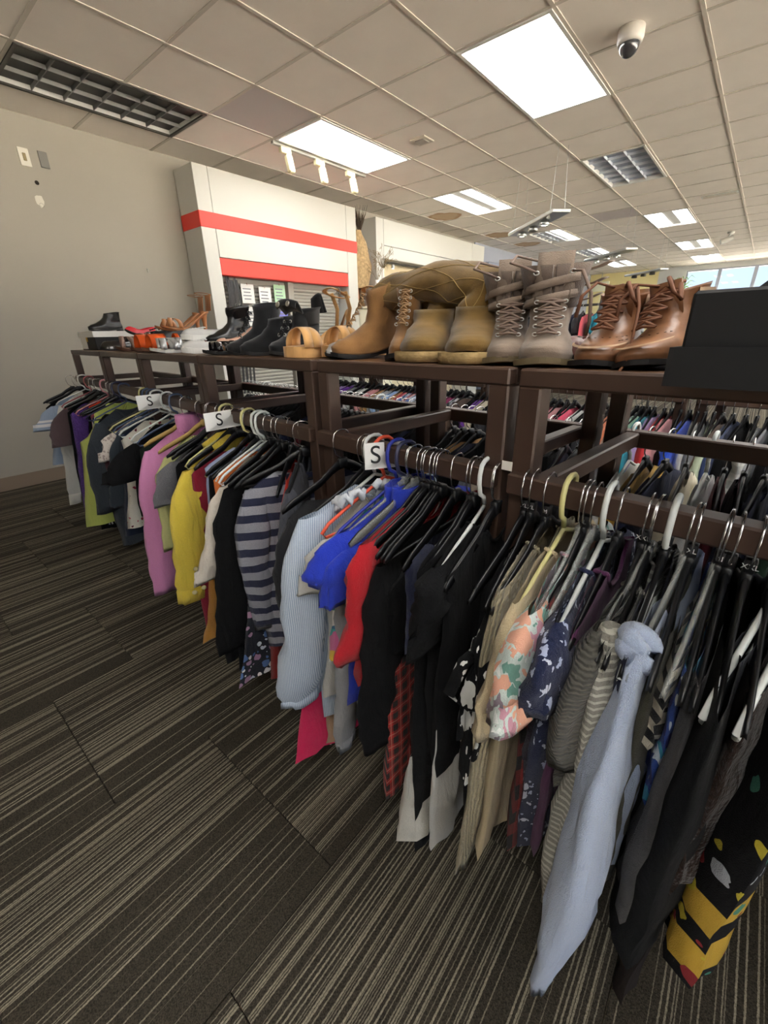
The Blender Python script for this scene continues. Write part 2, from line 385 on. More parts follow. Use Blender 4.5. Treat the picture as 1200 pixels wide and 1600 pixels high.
for (i, j), kind in list(FIX.items()):
    if kind is None: continue
    X, Y = GX0 + (i + .5) * P, GY0 + (j + 1) * P
    r = room_thing('ceiling_light', fixname(i, j, kind), 'light', X, Y, ZC, 'fluorescent ceiling lights')
    w, l = P - .02, 2 * P - .02
    f = MB()
    for s in (-1, 1): f.box((s * (w / 2 - .012), 0, -.004), (.024, l, .016)); f.box((0, s * (l / 2 - .012), -.004), (w - .048, .024, .016))
    f.build('frame', M_trof if kind != 'dim' else M_dark, r)
    iw, il = w - .05, l - .05
    if kind == 'white':
        MB().box((0, 0, .004), (iw, il, .006)).build('diffuser', lampmat('lamp_white', LAMP), r)
    else:
        MB().box((0, 0, .05), (iw, il, .004)).build('reflector', mat('troffer_pan', (175, 178, 182), .5), r)
        sd = MB()
        for s in (-1, 1): sd.box((s * iw / 2, 0, .03), (.004, il, .06)); sd.box((0, s * il / 2, .03), (iw, .004, .06))
        sd.build('housing', M_trof, r)
        if kind in ('twin', 'half'):
            for s in ((-1, 1) if kind == 'twin' else (1,)):
                MB().box((s * iw * .31, 0, .012), (iw * .34, il, .006)).build('diffuser', lampmat('lamp_twin', LAMP), r)
            MB().box((0, 0, .02), (iw * .26, il, .006)).build('center_tray', M_trof, r)
        lv = MB(); nx, ny = 3, 6
        if kind in ('off', 'dim', 'half'):
            xs = [(-.5 + k / nx) * iw for k in range(1, nx)] if kind != 'half' else [-.25 * iw, 0]
            for xx in xs: lv.box((xx, 0, .012), (.006, il, .026))
            for k in range(1, ny): lv.box(((0 if kind != 'half' else -iw / 4), (-.5 + k / ny) * il, .012), ((iw if kind != 'half' else iw / 2), .006, .026))
            lv.build('louver', M_louv if kind != 'dim' else mat('louver_dim', (128, 128, 126), .5), r)
            if kind != 'half': MB().box((0, 0, .03), (iw, il, .004)).build('diffuser', M_lens_off if kind == 'off' else mat('diffuser_dark', (78, 78, 78), .6), r)
# ================================================================ clothing racks (brown square tube, top shelf, front and back rail)
M_rack = mat('rack_brown', (70, 52, 43), .42, noise=.08, nscale=14)
M_shelf = mat('rack_shelf_board', (96, 66, 40), .5, noise=.15, nscale=9)
T = .043
RAILZ, SHZ = 1.005, 1.19            # top of the rails, top of the shelf
FY, BY = .72, 1.2                   # front face of the front posts, of the back posts
def rack(x0, x1, label, y=0, depth=BY - FY, group='brown clothing racks', shelf=True, flip=False):
    r = thing('clothing_rack', label, 'rack', ((x0 + x1) / 2, y + FY, 0), 0, group); w = x1 - x0; D = depth
    def part(n, c, d, m=M_rack, b=.0035): return MB().cham(c, d, b).build(n, m, r)
    for sx in (-1, 1):
        part('post', (sx * (w / 2 - T / 2), T / 2, (SHZ - .03) / 2), (T, T, SHZ - .03)); part('post', (sx * (w / 2 - T / 2), D + T / 2, (SHZ - .03) / 2), (T, T, SHZ - .03))
        part('crossbar', (sx * (w / 2 - T - .018), D / 2 + .02, RAILZ - .0205), (.034, D + .06, .036))
        part('foot_rail', (sx * (w / 2 - T / 2), D / 2 + T / 2, .1), (T - .004, D - T, .04))
    if shelf:
        part('shelf_board', (0, (D + T) / 2, SHZ - .008), (w - .006, D + T - .006, .014), M_shelf)
        for yy in (.012, D + T - .012): part('shelf_edge', (0, yy, SHZ - .0155), (w, .026, .031))
        for sx in (-1, 1): part('shelf_edge', (sx * (w / 2 - .013), (D + T) / 2, SHZ - .0155), (.026, D + T - .05, .031))
    part('front_rail', (0, -.002, RAILZ - .0205), (w - .012, .04, .041))
    part('back_rail', (0, D + .045, RAILZ - .0205), (w - .012, .04, .041))
    return r
UNITS = [(-1.77, -1.015), (-2.51, -1.775), (-3.25, -2.515), (-4.08, -3.255), (-.99, -.41), (-.391, .43), (.44, 1.03)]
for (a, b), l in zip(UNITS, ['brown clothing rack under the black lace-up boots and tan wedge sandals', 'brown clothing rack under the orange sandals, between two size cards',
                             'brown clothing rack with the yellow-green sleeveless top on its rail', 'brown clothing rack at the far end under the lidded shoebox',
                             'brown clothing rack under the folded olive tall boots', 'brown clothing rack under the tan lace-up boots and black box',
                             'brown clothing rack at the near end past the black box']):
    rack(a, b, l)
# small white price sticker on a post
tag(MB().cham((-.398, FY - .0012, 1.012), (.022, .0024, .018), .0005).build('price_sticker', mat('sticker', (235, 232, 225), .6)), 'small blank white sticker on the rack post beside black garments', 'sticker')

# size cards hung over the rail
def size_card(x, yaw, label, w=.19, h=.085, yo=-.09, z=RAILZ - .055):
    r = thing('size_card', label, 'size card', (x, FY, z), 0, 'size cards on the front rail')
    o = MB(); hx = .003 / 2
    y0, y1 = yo - w / 2, yo + w / 2; n0, n1 = -.026, .028
    poly = [(y0, 0), (y1, 0), (y1, h), (n1, h), (n1, .006), (n0, .006), (n0, h), (y0, h)]
    q = Matrix(((0, 0, 1, -hx), (1, 0, 0, 0), (0, 1, 0, 0), (0, 0, 0, 1)))
    c = o.prism(poly, .003, q).build('card', mat('size_card', (232, 232, 230), .5), r); c.rotation_euler = (0, 0, yaw)
    t = text_part('S', .062, mat('print_black', (22, 22, 24), .6), c, (.0022, (y0 + n0) / 2 + .002, h * .52), (math.pi / 2, 0, math.pi / 2))
    return r
size_card(-.70, -.5, 'white S size card beside the navy and orange hanger hooks', w=.078, h=.064, yo=-.036)
size_card(-1.5, .1, 'white S size card on the rail before the yellow jacket', w=.15, h=.062, yo=-.055)
size_card(-2.22, .1, 'white S size card on the rail beyond the group of white hooks', w=.16, h=.065, yo=-.055)
# ================================================================ fabrics
def _weave(t, s=.25, sc=900):
    v = t.coord(); nz = t.a('TexNoise'); nz.inputs['Scale'].default_value = sc; nz.inputs['Detail'].default_value = 2; t.l(v, nz.inputs['Vector'])
    n2 = t.a('TexNoise'); n2.inputs['Scale'].default_value = 34; n2.inputs['Detail'].default_value = 4; n2.inputs['Distortion'].default_value = .6; t.l(t.coord(scale=(1, 1, .3)), n2.inputs['Vector'])
    t.bump(t.math('ADD', t.math('MULTIPLY', nz.outputs[0], .2), n2.outputs[0]), min(1, s * 1.8), .02)
    return v, nz
def fabric(name, col, kind='plain', **k):
    key = 'fabric_' + name
    if key in MC: return MC[key]
    if max(srgb(col)[:3]) < .02: k = dict({'sheen': .02}, **k)
    t = NT(key); b = t.b; b.inputs['Roughness'].default_value = k.get('rough', .88); b.inputs['Specular IOR Level'].default_value = .2
    b.inputs['Sheen Weight'].default_value = k.get('sheen', .15); b.inputs['Sheen Roughness'].default_value = .5
    v, nz = _weave(t, k.get('bump', .35), k.get('wsc', 700)); c = srgb(col); g = k.get('grain', .1)
    lo = tuple(x * (1 - g) for x in c[:3]) + (1,); hi = tuple(min(1, x * (1 + g)) for x in c[:3]) + (1,)
    base = t.ramp(nz.outputs[0], [(.35, lo), (.65, hi)])
    sp = t.a('SeparateXYZ'); t.l(v, sp.inputs[0]); X, Y, Z = sp.outputs
    def warp(a, sc=8, amt=.02):
        n = t.a('TexNoise'); n.inputs['Scale'].default_value = sc; t.l(v, n.inputs['Vector']); return t.math('ADD', a, t.math('MULTIPLY', n.outputs[0], amt))
    def stripe(a, period, duty): return t.math('LESS_THAN', t.math('FRACT', t.math('MULTIPLY', a, 1 / period)), duty)
    out = base; S = [srgb(x) for x in k.get('cols', [])]
    if kind == 'hstripe': out = t.mix(stripe(warp(Z), k['period'], k.get('duty', .5)), base, S[0])
    elif kind == 'vstripe': out = t.mix(stripe(t.math('ADD', X, t.math('MULTIPLY', Y, .9)), k['period'], k.get('duty', .5)), base, S[0])
    elif kind == 'heather':
        n = t.a('TexNoise'); n.inputs['Scale'].default_value = 260; n.inputs['Detail'].default_value = 3; t.l(t.coord(scale=(1, 1, 3)), n.inputs['Vector'])
        out = t.ramp(n.outputs[0], [(.3, c), (.7, S[0])])
    elif kind == 'plaid':
        s1 = stripe(Z, k['period'], .5); s2 = stripe(t.math('ADD', X, Y), k['period'], .5)
        out = t.mix(t.math('MULTIPLY', t.math('ADD', s1, s2), .5), base, S[0])
        if len(S) > 1:
            l1 = stripe(t.math('ADD', Z, k['period'] * .25), k['period'], .06); l2 = stripe(t.math('ADD', t.math('ADD', X, Y), k['period'] * .25), k['period'], .06)
            out = t.mix(t.math('MAXIMUM', l1, l2), out, S[1])
    elif kind == 'bands':        # hems in coloured bands at given heights: list of (z0, z1)
        for (z0, z1), cc in zip(k['at'], S):
            zz = warp(Z, 6, .0)
            out = t.mix(t.math('MULTIPLY', t.math('GREATER_THAN', zz, z0), t.math('LESS_THAN', zz, z1)), out, cc)
    if kind in ('floral', 'print') or k.get('floral'):
        sc = k.get('scale', 30); vv = t.coord(scale=k.get('stretch', (1, 1, 1)))
        dn = t.a('TexNoise'); dn.inputs['Scale'].default_value = sc * 1.3; t.l(vv, dn.inputs['Vector'])
        mv = t.a('VectorMath', operation='MULTIPLY_ADD'); t.l(dn.outputs['Color'], mv.inputs[0]); mv.inputs[1].default_value = (k.get('warp', .6) / sc,) * 3; t.l(vv, mv.inputs[2])
        vo = t.a('TexVoronoi'); vo.inputs['Scale'].default_value = sc; t.l(mv.outputs[0], vo.inputs['Vector'])
        sr = t.a('SeparateXYZ'); t.l(vo.outputs['Color'], sr.inputs[0])
        F = [srgb(x) for x in k.get('fcols', k.get('cols', ['ffffff']))]
        fc = t.ramp(sr.outputs[0], [(i / max(1, len(F)), x) for i, x in enumerate(F)], 'CONSTANT') if len(F) > 1 else F[0]
        hit = t.math('LESS_THAN', vo.outputs['Distance'], t.math('MULTIPLY', t.math('ADD', sr.outputs[1], .25), k.get('size', .45)))
        out = t.mix(hit, out, fc)
    if k.get('blend'):           # slow two-tone cloud
        n = t.a('TexNoise'); n.inputs['Scale'].default_value = 9; t.l(v, n.inputs['Vector']); out = t.mix(t.math('GREATER_THAN', n.outputs[0], .52), out, srgb(k['blend']))
    if kind == 'knit' or k.get('knit'):
        w = t.a('TexWave', wave_type='BANDS', bands_direction=k.get('dir', 'Z')); w.inputs['Scale'].default_value = k.get('wave', 60); w.inputs['Distortion'].default_value = k.get('dist', 3); t.l(v, w.inputs['Vector'])
        out = t.mix(t.math('MULTIPLY', w.outputs[0], .35), out, tuple(x * .35 for x in c[:3]) + (1,))
        t.bump(w.outputs[0], .7, .004)
    if hasattr(out, 'is_linked'): t.l(out, b.inputs['Base Color'])
    MC[key] = t.m; return t.m

# ================================================================ hangers
def hanger_meshes(kind, m_arm, m_hook, thick_hook=False, tab=None):
    """meshes of one hanger, origin on top of the rail: arms along y, thickness along x"""
    body = MB(); zn = -.088
    tubular = thick_hook
    if tubular:
        r = .0042
        body.tube([(0, .0, zn), (0, -.05, zn - .02), (0, -.12, zn - .045), (0, -.185, zn - .072), (0, -.205, zn - .09), (0, -.195, zn - .103), (0, 0, zn - .103), (0, .195, zn - .103), (0, .205, zn - .09), (0, .185, zn - .072), (0, .12, zn - .045), (0, .05, zn - .02), (0, 0, zn)], r, 8)
    else:
        pts = [(0, zn + .004), (.02, zn + .002), (.045, zn - .010), (.08, zn - .032), (.13, zn - .05), (.18, zn - .068), (.208, zn - .082)]
        for s in (-1, 1):
            R = []
            for i, (y, z) in enumerate(pts):
                hh = (.013, .013, .012, .011, .0105, .010, .006)[i]; tt = (.0055, .0055, .0045, .0045, .0045, .0045, .003)[i]
                R.append([(-tt, s * y, z - hh), (-tt * .6, s * y, z + hh * .6), (0, s * y, z + hh * .85), (tt * .6, s * y, z + hh * .6), (tt, s * y, z - hh), (0, s * y, z - hh * .6)])
            body.rings(R if s > 0 else [q[::-1] for q in R], True, False, True)
        body.cham((0, 0, zn + .006), (.0125, .03, .028), .003)
        if kind == 'bar': body.tube([(0, -.19, zn - .083), (0, .19, zn - .083)], .0035, 6)
    hook = MB(); r = .0048 if thick_hook else .00165
    P = [(0, 0, zn + .005), (0, -.006, zn + .022), (0, -.022, -.055), (0, -.0285, -.032), (0, -.0285, -.014), (0, -.023, .0015), (0, -.012, .0085), (0, .0015, .0105), (0, .015, .0085), (0, .0255, .001), (0, .029, -.013), (0, .0285, -.022)]
    if thick_hook: P = [(x, y * 1.12, z + (.003 if z > -.01 else 0)) for x, y, z in P]
    hook.tube(P, r, 8 if thick_hook else 6)
    res = [('arms', body, m_arm), ('hook', hook, m_hook)]
    if tab: res.append(('size_tab', MB().cham((0, 0, zn + .028), (.014, .02, .022), .002), tab))
    return res
HK = {}
M_hwhite = mat('hanger_white', (214, 218, 216), .4); M_clear = mat('hanger_clear', (188, 190, 186), .1, spec=.9)
_t = M_clear.node_tree; _tr = _t.nodes.new('ShaderNodeBsdfTransparent'); _mx = _t.nodes.new('ShaderNodeMixShader'); _mx.inputs[0].default_value = .38
_t.links.new(_tr.outputs[0], _mx.inputs[1]); _t.links.new(_t.nodes['Principled BSDF'].outputs[0], _mx.inputs[2]); _t.links.new(_mx.outputs[0], _t.nodes['Material Output'].inputs[0])
def _reg(kind, *a, **kw):
    out = []
    for n, mb, m in hanger_meshes(kind, *a, **kw):
        o = mb.build(n, m, None, True); C.objects.unlink(o); out.append((n, o.data))
    HK[kind] = out
_reg('black', M_black, M_chrome); _reg('blacktab', M_black, M_chrome, tab=mat('tab_black', (30, 30, 32), .4)); _reg('bar', M_black, M_chrome)
_reg('white', M_hwhite, M_hwhite, True); _reg('clear', M_clear, M_chrome)
for n, c in (('blue', (38, 52, 150)), ('orange', (226, 88, 62)), ('navy', (38, 42, 72)), ('cream', (206, 200, 140)), ('pink', (206, 140, 150)), ('rose', (176, 96, 100)), ('slate', (70, 84, 112)), ('green', (30, 62, 50))):
    m = mat('hanger_' + n, c, .4); _reg(n, m, m, True)
m = mat('hanger_wood', (176, 146, 84), .5); _reg('wood', m, M_chrome)
HL = {'black': 'black plastic hanger with chrome hook on the front rail', 'blacktab': 'black plastic hanger with a size tab on the front rail', 'bar': 'black bar hanger with chrome hook on the front rail',
      'white': 'white tubular hanger on the front rail', 'clear': 'clear plastic hanger with chrome hook on the front rail'}
def hanger(kind, x, y, z, yaw, label, group, tilt=0, size=None):
    r = thing('clothes_hanger', label, 'hanger', (x, y, z), yaw, group)
    for n, me in HK[kind]:
        o = bpy.data.objects.new(n, me); C.objects.link(o); o.parent = r
    if size: 
        for sx in (1,): text_part(size, .0105, mat('print_white', (220, 220, 220), .6), r, (0, -.0104, -.06), (math.pi / 2, 0, 0))
    r.rotation_euler = (tilt, 0, yaw)
    return r

# ================================================================ garments
def garment_mesh(hl=.2, zs=-.17, zh=-.85, nw=.07, nd=(.06, .015), t0=.009, t1=.015, flare=.03, wave=.011, seed=0, K=26, M=20, zn=-.09, straps=False, lean=0, hemslant=0, near=None, waist=0, bulge=0, low=None):
    rnd = random.Random(seed); ph = [rnd.uniform(0, 6.28) for _ in range(8)]; fr = [rnd.uniform(2.2, 3.6), rnd.uniform(4.5, 7), rnd.uniform(8, 12)]
    def top(y, side):
        if low is not None: return low
        a = abs(y) / hl; z = zn + (zs - zn) * a ** 1.15
        if abs(y) < nw: q = (abs(y) / nw); z = (zn + (zs - zn) * (nw / hl) ** 1.15) - nd[side] * (1 - q ** 2.2) 
        return z
    R = []
    for k in range(K + 1):
        f = k / K; row = []
        ff = f
        for side in (0, 1):
            for j in range(M):
                s = -1 + 2 * j / (M - 1) if side == 0 else 1 - 2 * j / (M - 1)
                if side == 1 and (j == 0 or j == M - 1): continue
                w = hl + flare * ff + (bulge * math.sin(math.pi * ff)) - waist * math.sin(math.pi * min(1, ff * 1.6)) * (1 if ff < .62 else 0)
                if straps and ff < .22: w = hl * (.62 + .38 * (ff / .22) ** 2)
                y = s * w
                yt = max(-hl, min(hl, s * hl)); zt = top(yt, side)
                z = zt + (zh + hemslant * s - zt) * ff
                e = max(0, 1 - abs(s) ** 3.2) ** .5
                t = (t0 + (t1 - t0) * min(1, ff * 1.7)) * (e if ff > .02 else max(e, 0)) 
                A = wave * min(1, .12 + ff * 1.3)
                d = A * (math.sin(s * fr[0] * 2 + ph[0] + ff * 1.1) * .6 + math.sin(s * fr[1] * 2 + ph[1] - ff * 1.7) * .38 + .3 * math.sin(s * fr[2] * 2 + ph[2] + 2 * ff))
                d2 = A * .6 * math.sin(s * fr[1] * 2.3 + ph[3] + (1.6 if side else 0) + ff) * e
                n = mnoise.noise(Vector((s * 3 + seed, ff * 6, side * 3.1))) * .007 * min(1, ff * 3)
                x = (t + d2 + n) * (1 if side == 0 else -1) + d + lean * ff ** 1.3
                y += .012 * ff * math.sin(ff * 5 + ph[4]) + .006 * mnoise.noise(Vector((ff * 7, seed * 1.7, s)))
                row.append((x, y, z))
        R.append(row)
    return R
def neck_path(R, M):
    return None
def sleeve_rings(hl, zs, ze, ye, sgn=-1, r0=(.03, .062), r1=(.024, .045), seed=0, N=16, K=18, lean=0, cuff=0, puff=0, xo=0, belly=0):
    """near (sgn -1) or far sleeve; zs shoulder height, ze end height, ye how far the end stands from the shoulder line (y)"""
    rnd = random.Random(seed + 77); ph = [rnd.uniform(0, 6.28) for _ in range(6)]; R = []
    L = zs - ze
    for k in range(K + 1):
        f = k / K
        z = zs + .012 - (L + .012) * f
        if f < .1: z = zs + .012 - .02 * (f / .1) - L * f * .6
        yc = sgn * (hl - .045 + .02 * min(1, f * 6)) + (ye) * f ** .9 + .008 * math.sin(f * 6 + ph[0]) * f
        g = min(1, f * 5)
        rx = r0[0] + (r1[0] - r0[0]) * f; ry = r0[1] + (r1[1] - r0[1]) * f
        rx *= (.35 + .65 * g ** .7); ry *= (.7 + .3 * g)
        if f > .7 and K > 12: rx *= 1 - .45 * (f - .7) / .3
        if belly: q = 1 + belly * math.sin(math.pi * min(1, max(0, f - .12) / .88)) ** 1.3; rx *= q; ry *= q
        if puff: pf = 1 + puff * math.exp(-((f - .86) / .12) ** 2); rx *= pf; ry *= pf
        if cuff and f > 1 - cuff: rx *= .86; ry *= .86
        row = []
        for j in range(N):
            a = 2 * math.pi * j / N
            wr = 1 + .13 * math.sin(3 * a + ph[1] + 4 * f) * min(1, f * 3) + .045 * math.sin(a * 2 + f * 19 + ph[2]) * min(1, f * 2) * math.sin(f * 8 + ph[5]) + .07 * math.sin(5 * a + ph[3] - 6 * f)
            n = mnoise.noise(Vector((math.cos(a) * 1.3 + seed, math.sin(a) * 1.3, f * 9))) * .008 * min(1, f * 4)
            row.append((xo + math.cos(a) * rx * wr + n + lean * f ** 1.3 + .006 * math.sin(f * 7 + ph[3]) * f, yc + math.sin(a) * ry * wr + n, z + .006 * math.sin(a + ph[4]) * (f > .95)))
        R.append(row)
    # turn the hem in
    last = R[-1]; cx = sum(p[0] for p in last) / N; cy = sum(p[1] for p in last) / N
    R.append([(cx + (p[0] - cx) * .9, cy + (p[1] - cy) * .95, p[2] + .003) for p in last])
    R.append([(cx + (p[0] - cx) * .7, cy + (p[1] - cy) * .85, p[2] + .05) for p in last])
    return R
def garment(name, cat, label, m, x, zs=-.17, zh=-.85, slv='N', sz=None, sy=0, yaw=0, hl=.2, group='clothes on the front rail', seed=None, msl=None, mband=None, band=.004, y=None,
            r0=None, r1=None, cuff=0, puff=0, belly=0, z=RAILZ, sxo=0, far=True, **k):
    seed = seed if seed is not None else int(abs(x) * 1000) % 997
    r = thing(name, label, cat, (x, FY if y is None else y, z), yaw, group)
    M = k.get('M', 20); kk = dict(k); kk.setdefault('K', 26)
    R = garment_mesh(hl=hl, zs=zs, zh=zh, seed=seed, **kk)
    MB().rings(R).build('body', m, r, True)
    if band and k.get('low') is None:
        nb = [Vector(p) for p in R[0]]; nwv = k.get('nw', .07)
        idx = [i for i, p in enumerate(nb) if abs(p.y) <= nwv * 1.03]
        F = [nb[i] for i in idx if i < M]; B = [nb[i] for i in idx if i >= M]
        if len(F) > 2 and len(B) > 1: MB().tube(F + B + [F[0]], band, 6, True).build('neckband', mband or m, r, True)
    if slv != 'N':
        d = {'S': ((.016, .066), (.02, .076)), 'M': ((.018, .055), (.02, .05)), 'L': ((.018, .054), (.018, .044))}[slv]
        rr0, rr1 = r0 or d[0], r1 or d[1]
        for sg in (-1, 1):
            if sg == 1 and not far: continue
            sm = MB().rings(sleeve_rings(hl, zs, sz, sy if sg < 0 else -sy, sg, rr0, rr1, seed, lean=k.get('lean', 0), cuff=cuff, puff=puff, belly=belly, xo=sxo * (1 if sg < 0 else -1), K=18 if slv == 'L' else 9))
            s = sm.build('sleeve', msl or m, r, True)
            if cuff: 
                Rr = sm.v[-16 * 4:-16 * 3] if False else None
    return r
# ================================================================ the clothes on the front rails
F = fabric
HN = {'white': ['white tubular hanger with an off-white polo shoulder'], }
HCOUNT = {}
def collar_part(m, r, nw, zs, hl, h=.05, rad=.045, z0=-.1):
    mb = MB(); R = []
    for i in range(5):
        f = i / 4; R.append([((rad * .42 + .004 * math.sin(6 * a)) * math.cos(a) * (1 + .1 * f), rad * (1.25 - .1 * f) * math.sin(a), z0 + h * f) for a in (2 * math.pi * k / 18 for k in range(18))])
    R.append([(p[0] * .9, p[1] * .9, p[2] - .004) for p in R[-1]]); R.append([(p[0] * .8, p[1] * .8, p[2] - .03) for p in R[-1]])
    mb.rings(R).build('collar', m, r, True)
def G(name, cat, label, m, hang, x, zs, zh=-.7, slv='N', sz=None, sy=0, yaw=None, turtle=0, buttons=0, ruffle=0, collar=0, bow=0, knot=0, y=None, cuff=0, **k):
    sd = int(abs(x) * 7919) % 9973; rr = random.Random(sd)
    if yaw is None: yaw = rr.uniform(-.06, .06)
    r = garment(name, cat, label, m, x, zs=zs, zh=zh, slv=slv, sz=sz, sy=sy, yaw=yaw, seed=sd % 500, y=y, cuff=cuff, **k)
    n = HCOUNT.get(hang, 0); HCOUNT[hang] = n + 1
    base = HL.get(hang, hang + ' plastic hanger on the front rail')
    lab, grp = base, base + 's'
    if hang in ('white', 'clear', 'cream', 'slate', 'wood', 'navy', 'pink', 'rose', 'blue', 'orange'):
        short = label.split(' with ')[0].split(' showing ')[0].split(' behind ')[0].split(' beside ')[0]
        w = short.split(); lab = ('clear' if hang == 'clear' else 'wooden' if hang == 'wood' else hang) + ' hanger holding the ' + ' '.join(w[:9]); grp = 'coloured hangers on the front rails'
    sizes = ['XL', 'XL', 'M', 'L', 'XXL']
    hanger(hang, x, FY if y is None else y, RAILZ, yaw, lab, grp, size=(sizes[n % 5] if hang == 'blacktab' else None))
    hl = k.get('hl', .2)
    if turtle or collar: collar_part(m, r, k.get('nw', .07), zs, hl, h=.075 if turtle else .045, rad=.052 if turtle else .06, z0=-.135 if turtle else -.125)
    if buttons:
        for (yy, zz) in ((-.185, sz + .05), (-.225, sz + .05), (-.2, sz + .14)):
            MB().lathe([(.0001, 0), (.009, .0005), (.0095, .003), (.006, .0042), (.0001, .0035)], 12, (.04, yy + sy + .02, zz), (.85, -.5, 0)).build('button', mat('button_pale', (214, 200, 150), .4), r, True)
        MB().tube([(.03, -.1, -.13), (.025, -.03, -.11), (-.01, .02, -.105), (-.03, -.03, -.11), (-.03, -.1, -.13)], [.012, .02, .022, .02, .012], 8, True).build('collar', m, r, True)
    if ruffle:
        mb = MB(); P = []
        for i in range(40):
            a = i / 39 * math.pi * 1.9; P.append((.02 + .04 * math.cos(a) + .006 * math.sin(i * 2.4), -.06 + .09 * math.sin(a) * .9, -.125 + .012 * math.sin(i * 2.1) + .03 * math.cos(a)))
        mb.tube(P, [.009 + .004 * math.sin(i * 2.7) for i in range(40)], 7).build('ruffle_collar', F('ruffle', 'd4dae2'), r, True)
    if bow:
        mb = MB()
        for s, l in ((1, .1), (-1, .12), (1, .2), (-1, .17)):
            if l < .15: P = [(0, -.2, zs - .1), (s * .02, -.235, zs - .12), (s * .03, -.265, zs - .17), (s * .01, -.25, zs - .2), (0, -.205, zs - .11)]
            else: P = [(0, -.205, zs - .1), (s * .012, -.225, zs - .16), (s * .02, -.225, zs - .2 - l * .3), (s * .015, -.24, zs - .12 - l)]
            mb.tube(P, .013, 7, True, .4)
        mb.lathe([(.001, -.02), (.018, -.012), (.02, .0), (.018, .012), (.001, .02)], 10, (0, -.205, zs - .1)).build('waist_bow', m, r, True)
    if knot:
        mb = MB(); big = knot == 2; q = .019 if big else .014; zc0 = zs + (.005 if big else 0); yk = -.165
        for t in range(2):
            P = []
            for i in range(14):
                a = i / 13 * math.pi * 1.7 + t * 1.3; P.append((q * math.cos(a) * .8, yk + q * .5 * math.sin(a) - t * .006, zc0 - t * q * .7 + q * .7 * math.sin(a * .6)))
            mb.tube(P, [q * (.55 + .25 * math.sin(math.pi * i / 13)) for i in range(14)], 10)
        mb.build('knot', m, r, True)
    if cuff and slv == 'L':
        R = sleeve_rings(hl, zs, sz, sy, -1, k.get('r0') or (.018, .054), k.get('r1') or (.018, .044), sd % 500, cuff=cuff, puff=k.get('puff', 0), belly=k.get('belly', 0), lean=k.get('lean', 0), xo=k.get('sxo', 0))
        kk = int(18 * (1 - cuff)) + 1; sel = R[kk:19]
        if len(sel) > 1:
            def gr(row, g): 
                cx = sum(p[0] for p in row) / len(row); cy = sum(p[1] for p in row) / len(row); return [(cx + (p[0] - cx) * g, cy + (p[1] - cy) * g, p[2]) for p in row]
            MB().rings([gr(sel[0], .98)] + [gr(q, 1.09) for q in sel] + [gr(sel[-1], .9)]).build('cuff', m, r, True)
    return r
G('knit_shirt','top','black top on the outermost hanger at the far end of the rail',F('black','0d0d0f'),'bar',-4.05,-0.205,zh=-0.5,y=0.66,nw=0.1,band=0)
G('polo_shirt','shirt','faded blue polo shirt with white sleeve stripes at the far end',F('denimpale','9fb0c8','bands',cols=['e8e8ea','e8e8ea'],at=[(-.30,-.285),(-.33,-.31)]),'black',-4.0,-0.205,zh=-0.62,flare=0.094,slv='S',sz=-0.362,sy=-0.09,y=0.69,nw=0.07)
G('long_sleeve_shirt','top','white long-sleeved top with a ribbed cuff at the far end',F('offwhite','dcdcd6'),'white',-3.94,-0.205,zh=-0.837,slv='L',sz=-0.937,sy=-0.09,cuff=0.12,nw=0.07)
G('tank_shirt','top','orange red tank top clipped high at the far end of the rail',F('orangered','e8492c'),'black',-3.463,-0.168,zh=-0.45,straps=True,yaw=-0.5,nw=0.1,band=0)
G('tee_shirt','shirt','dusty plum brown tee with a wide short sleeve',F('taupeplum','5e4e52'),'rose',-3.744,-0.205,zh=-0.66,slv='S',sz=-0.446,sy=-0.079,r1=(0.035, 0.095),nw=0.07)
G('dress','dress','long black dress behind the purple knit top',F('black','0d0d0f'),'black',-3.62,-0.205,zh=-0.98,flare=0.082,nw=0.1,band=0)
G('sweater','sweater','purple fuzzy knit top with its hem low beside the black dress',F('purpleknit','5d3f8c',bump=.9,wsc=240,grain=.35),'black',-3.513,-0.205,zh=-0.953,flare=0.086,hl=0.205,nw=0.1,band=0)
G('sleeveless_shirt','top','yellow green sleeveless top with fringed armhole edges',F('lime','c4cf6e'),'black',-3.089,-0.163,zh=-0.859,flare=0.108,straps=True,yaw=-0.12,band=0.006,t1=0.022,nw=0.07,hl=0.235)
G('knit_shirt','top','rose pink top showing only its shoulder beside the lime top',F('rosepink','c86a80'),'pink',-3.303,-0.205,zh=-0.5,hl=0.13,nw=0.1,band=0)
G('cardigan','sweater','charcoal heather cardigan with three-quarter sleeves',F('charheather','2c3138','heather',cols=['434a52']),'slate',-2.9,-0.205,zh=-0.955,flare=0.04,slv='M',sz=-0.703,sy=-0.09,yaw=0.1,hl=0.2,nw=0.07,r0=(0.028, 0.062),r1=(0.03, 0.06))
G('trousers','trousers','black trousers with flared hems near the floor',F('black2','0d0d0f'),'black',-3.331,-0.205,zh=-0.98,flare=0.12,hl=0.14,nw=0.1,band=0)
G('dress','dress','black and white striped garment showing as a narrow strip',F('bwstripe','1c1c1e','vstripe',cols=['d8d8d6'],period=.02),'black',-3.177,-0.205,zh=-0.9,flare=0.091,hl=0.15,nw=0.1,band=0)
G('knit_shirt','top','black top behind an empty-ended navy hanger',F('black','0d0d0f'),'navy',-3.031,-0.205,zh=-0.62,hl=0.15,nw=0.1,band=0)
G('blouse','shirt','ivory lace blouse with a scalloped shoulder',F('ivorylace','d9d0c8','print',cols=['a89a94'],scale=70),'cream',-2.519,-0.205,zh=-0.5,slv='S',sz=-0.335,sy=-0.034,nw=0.07)
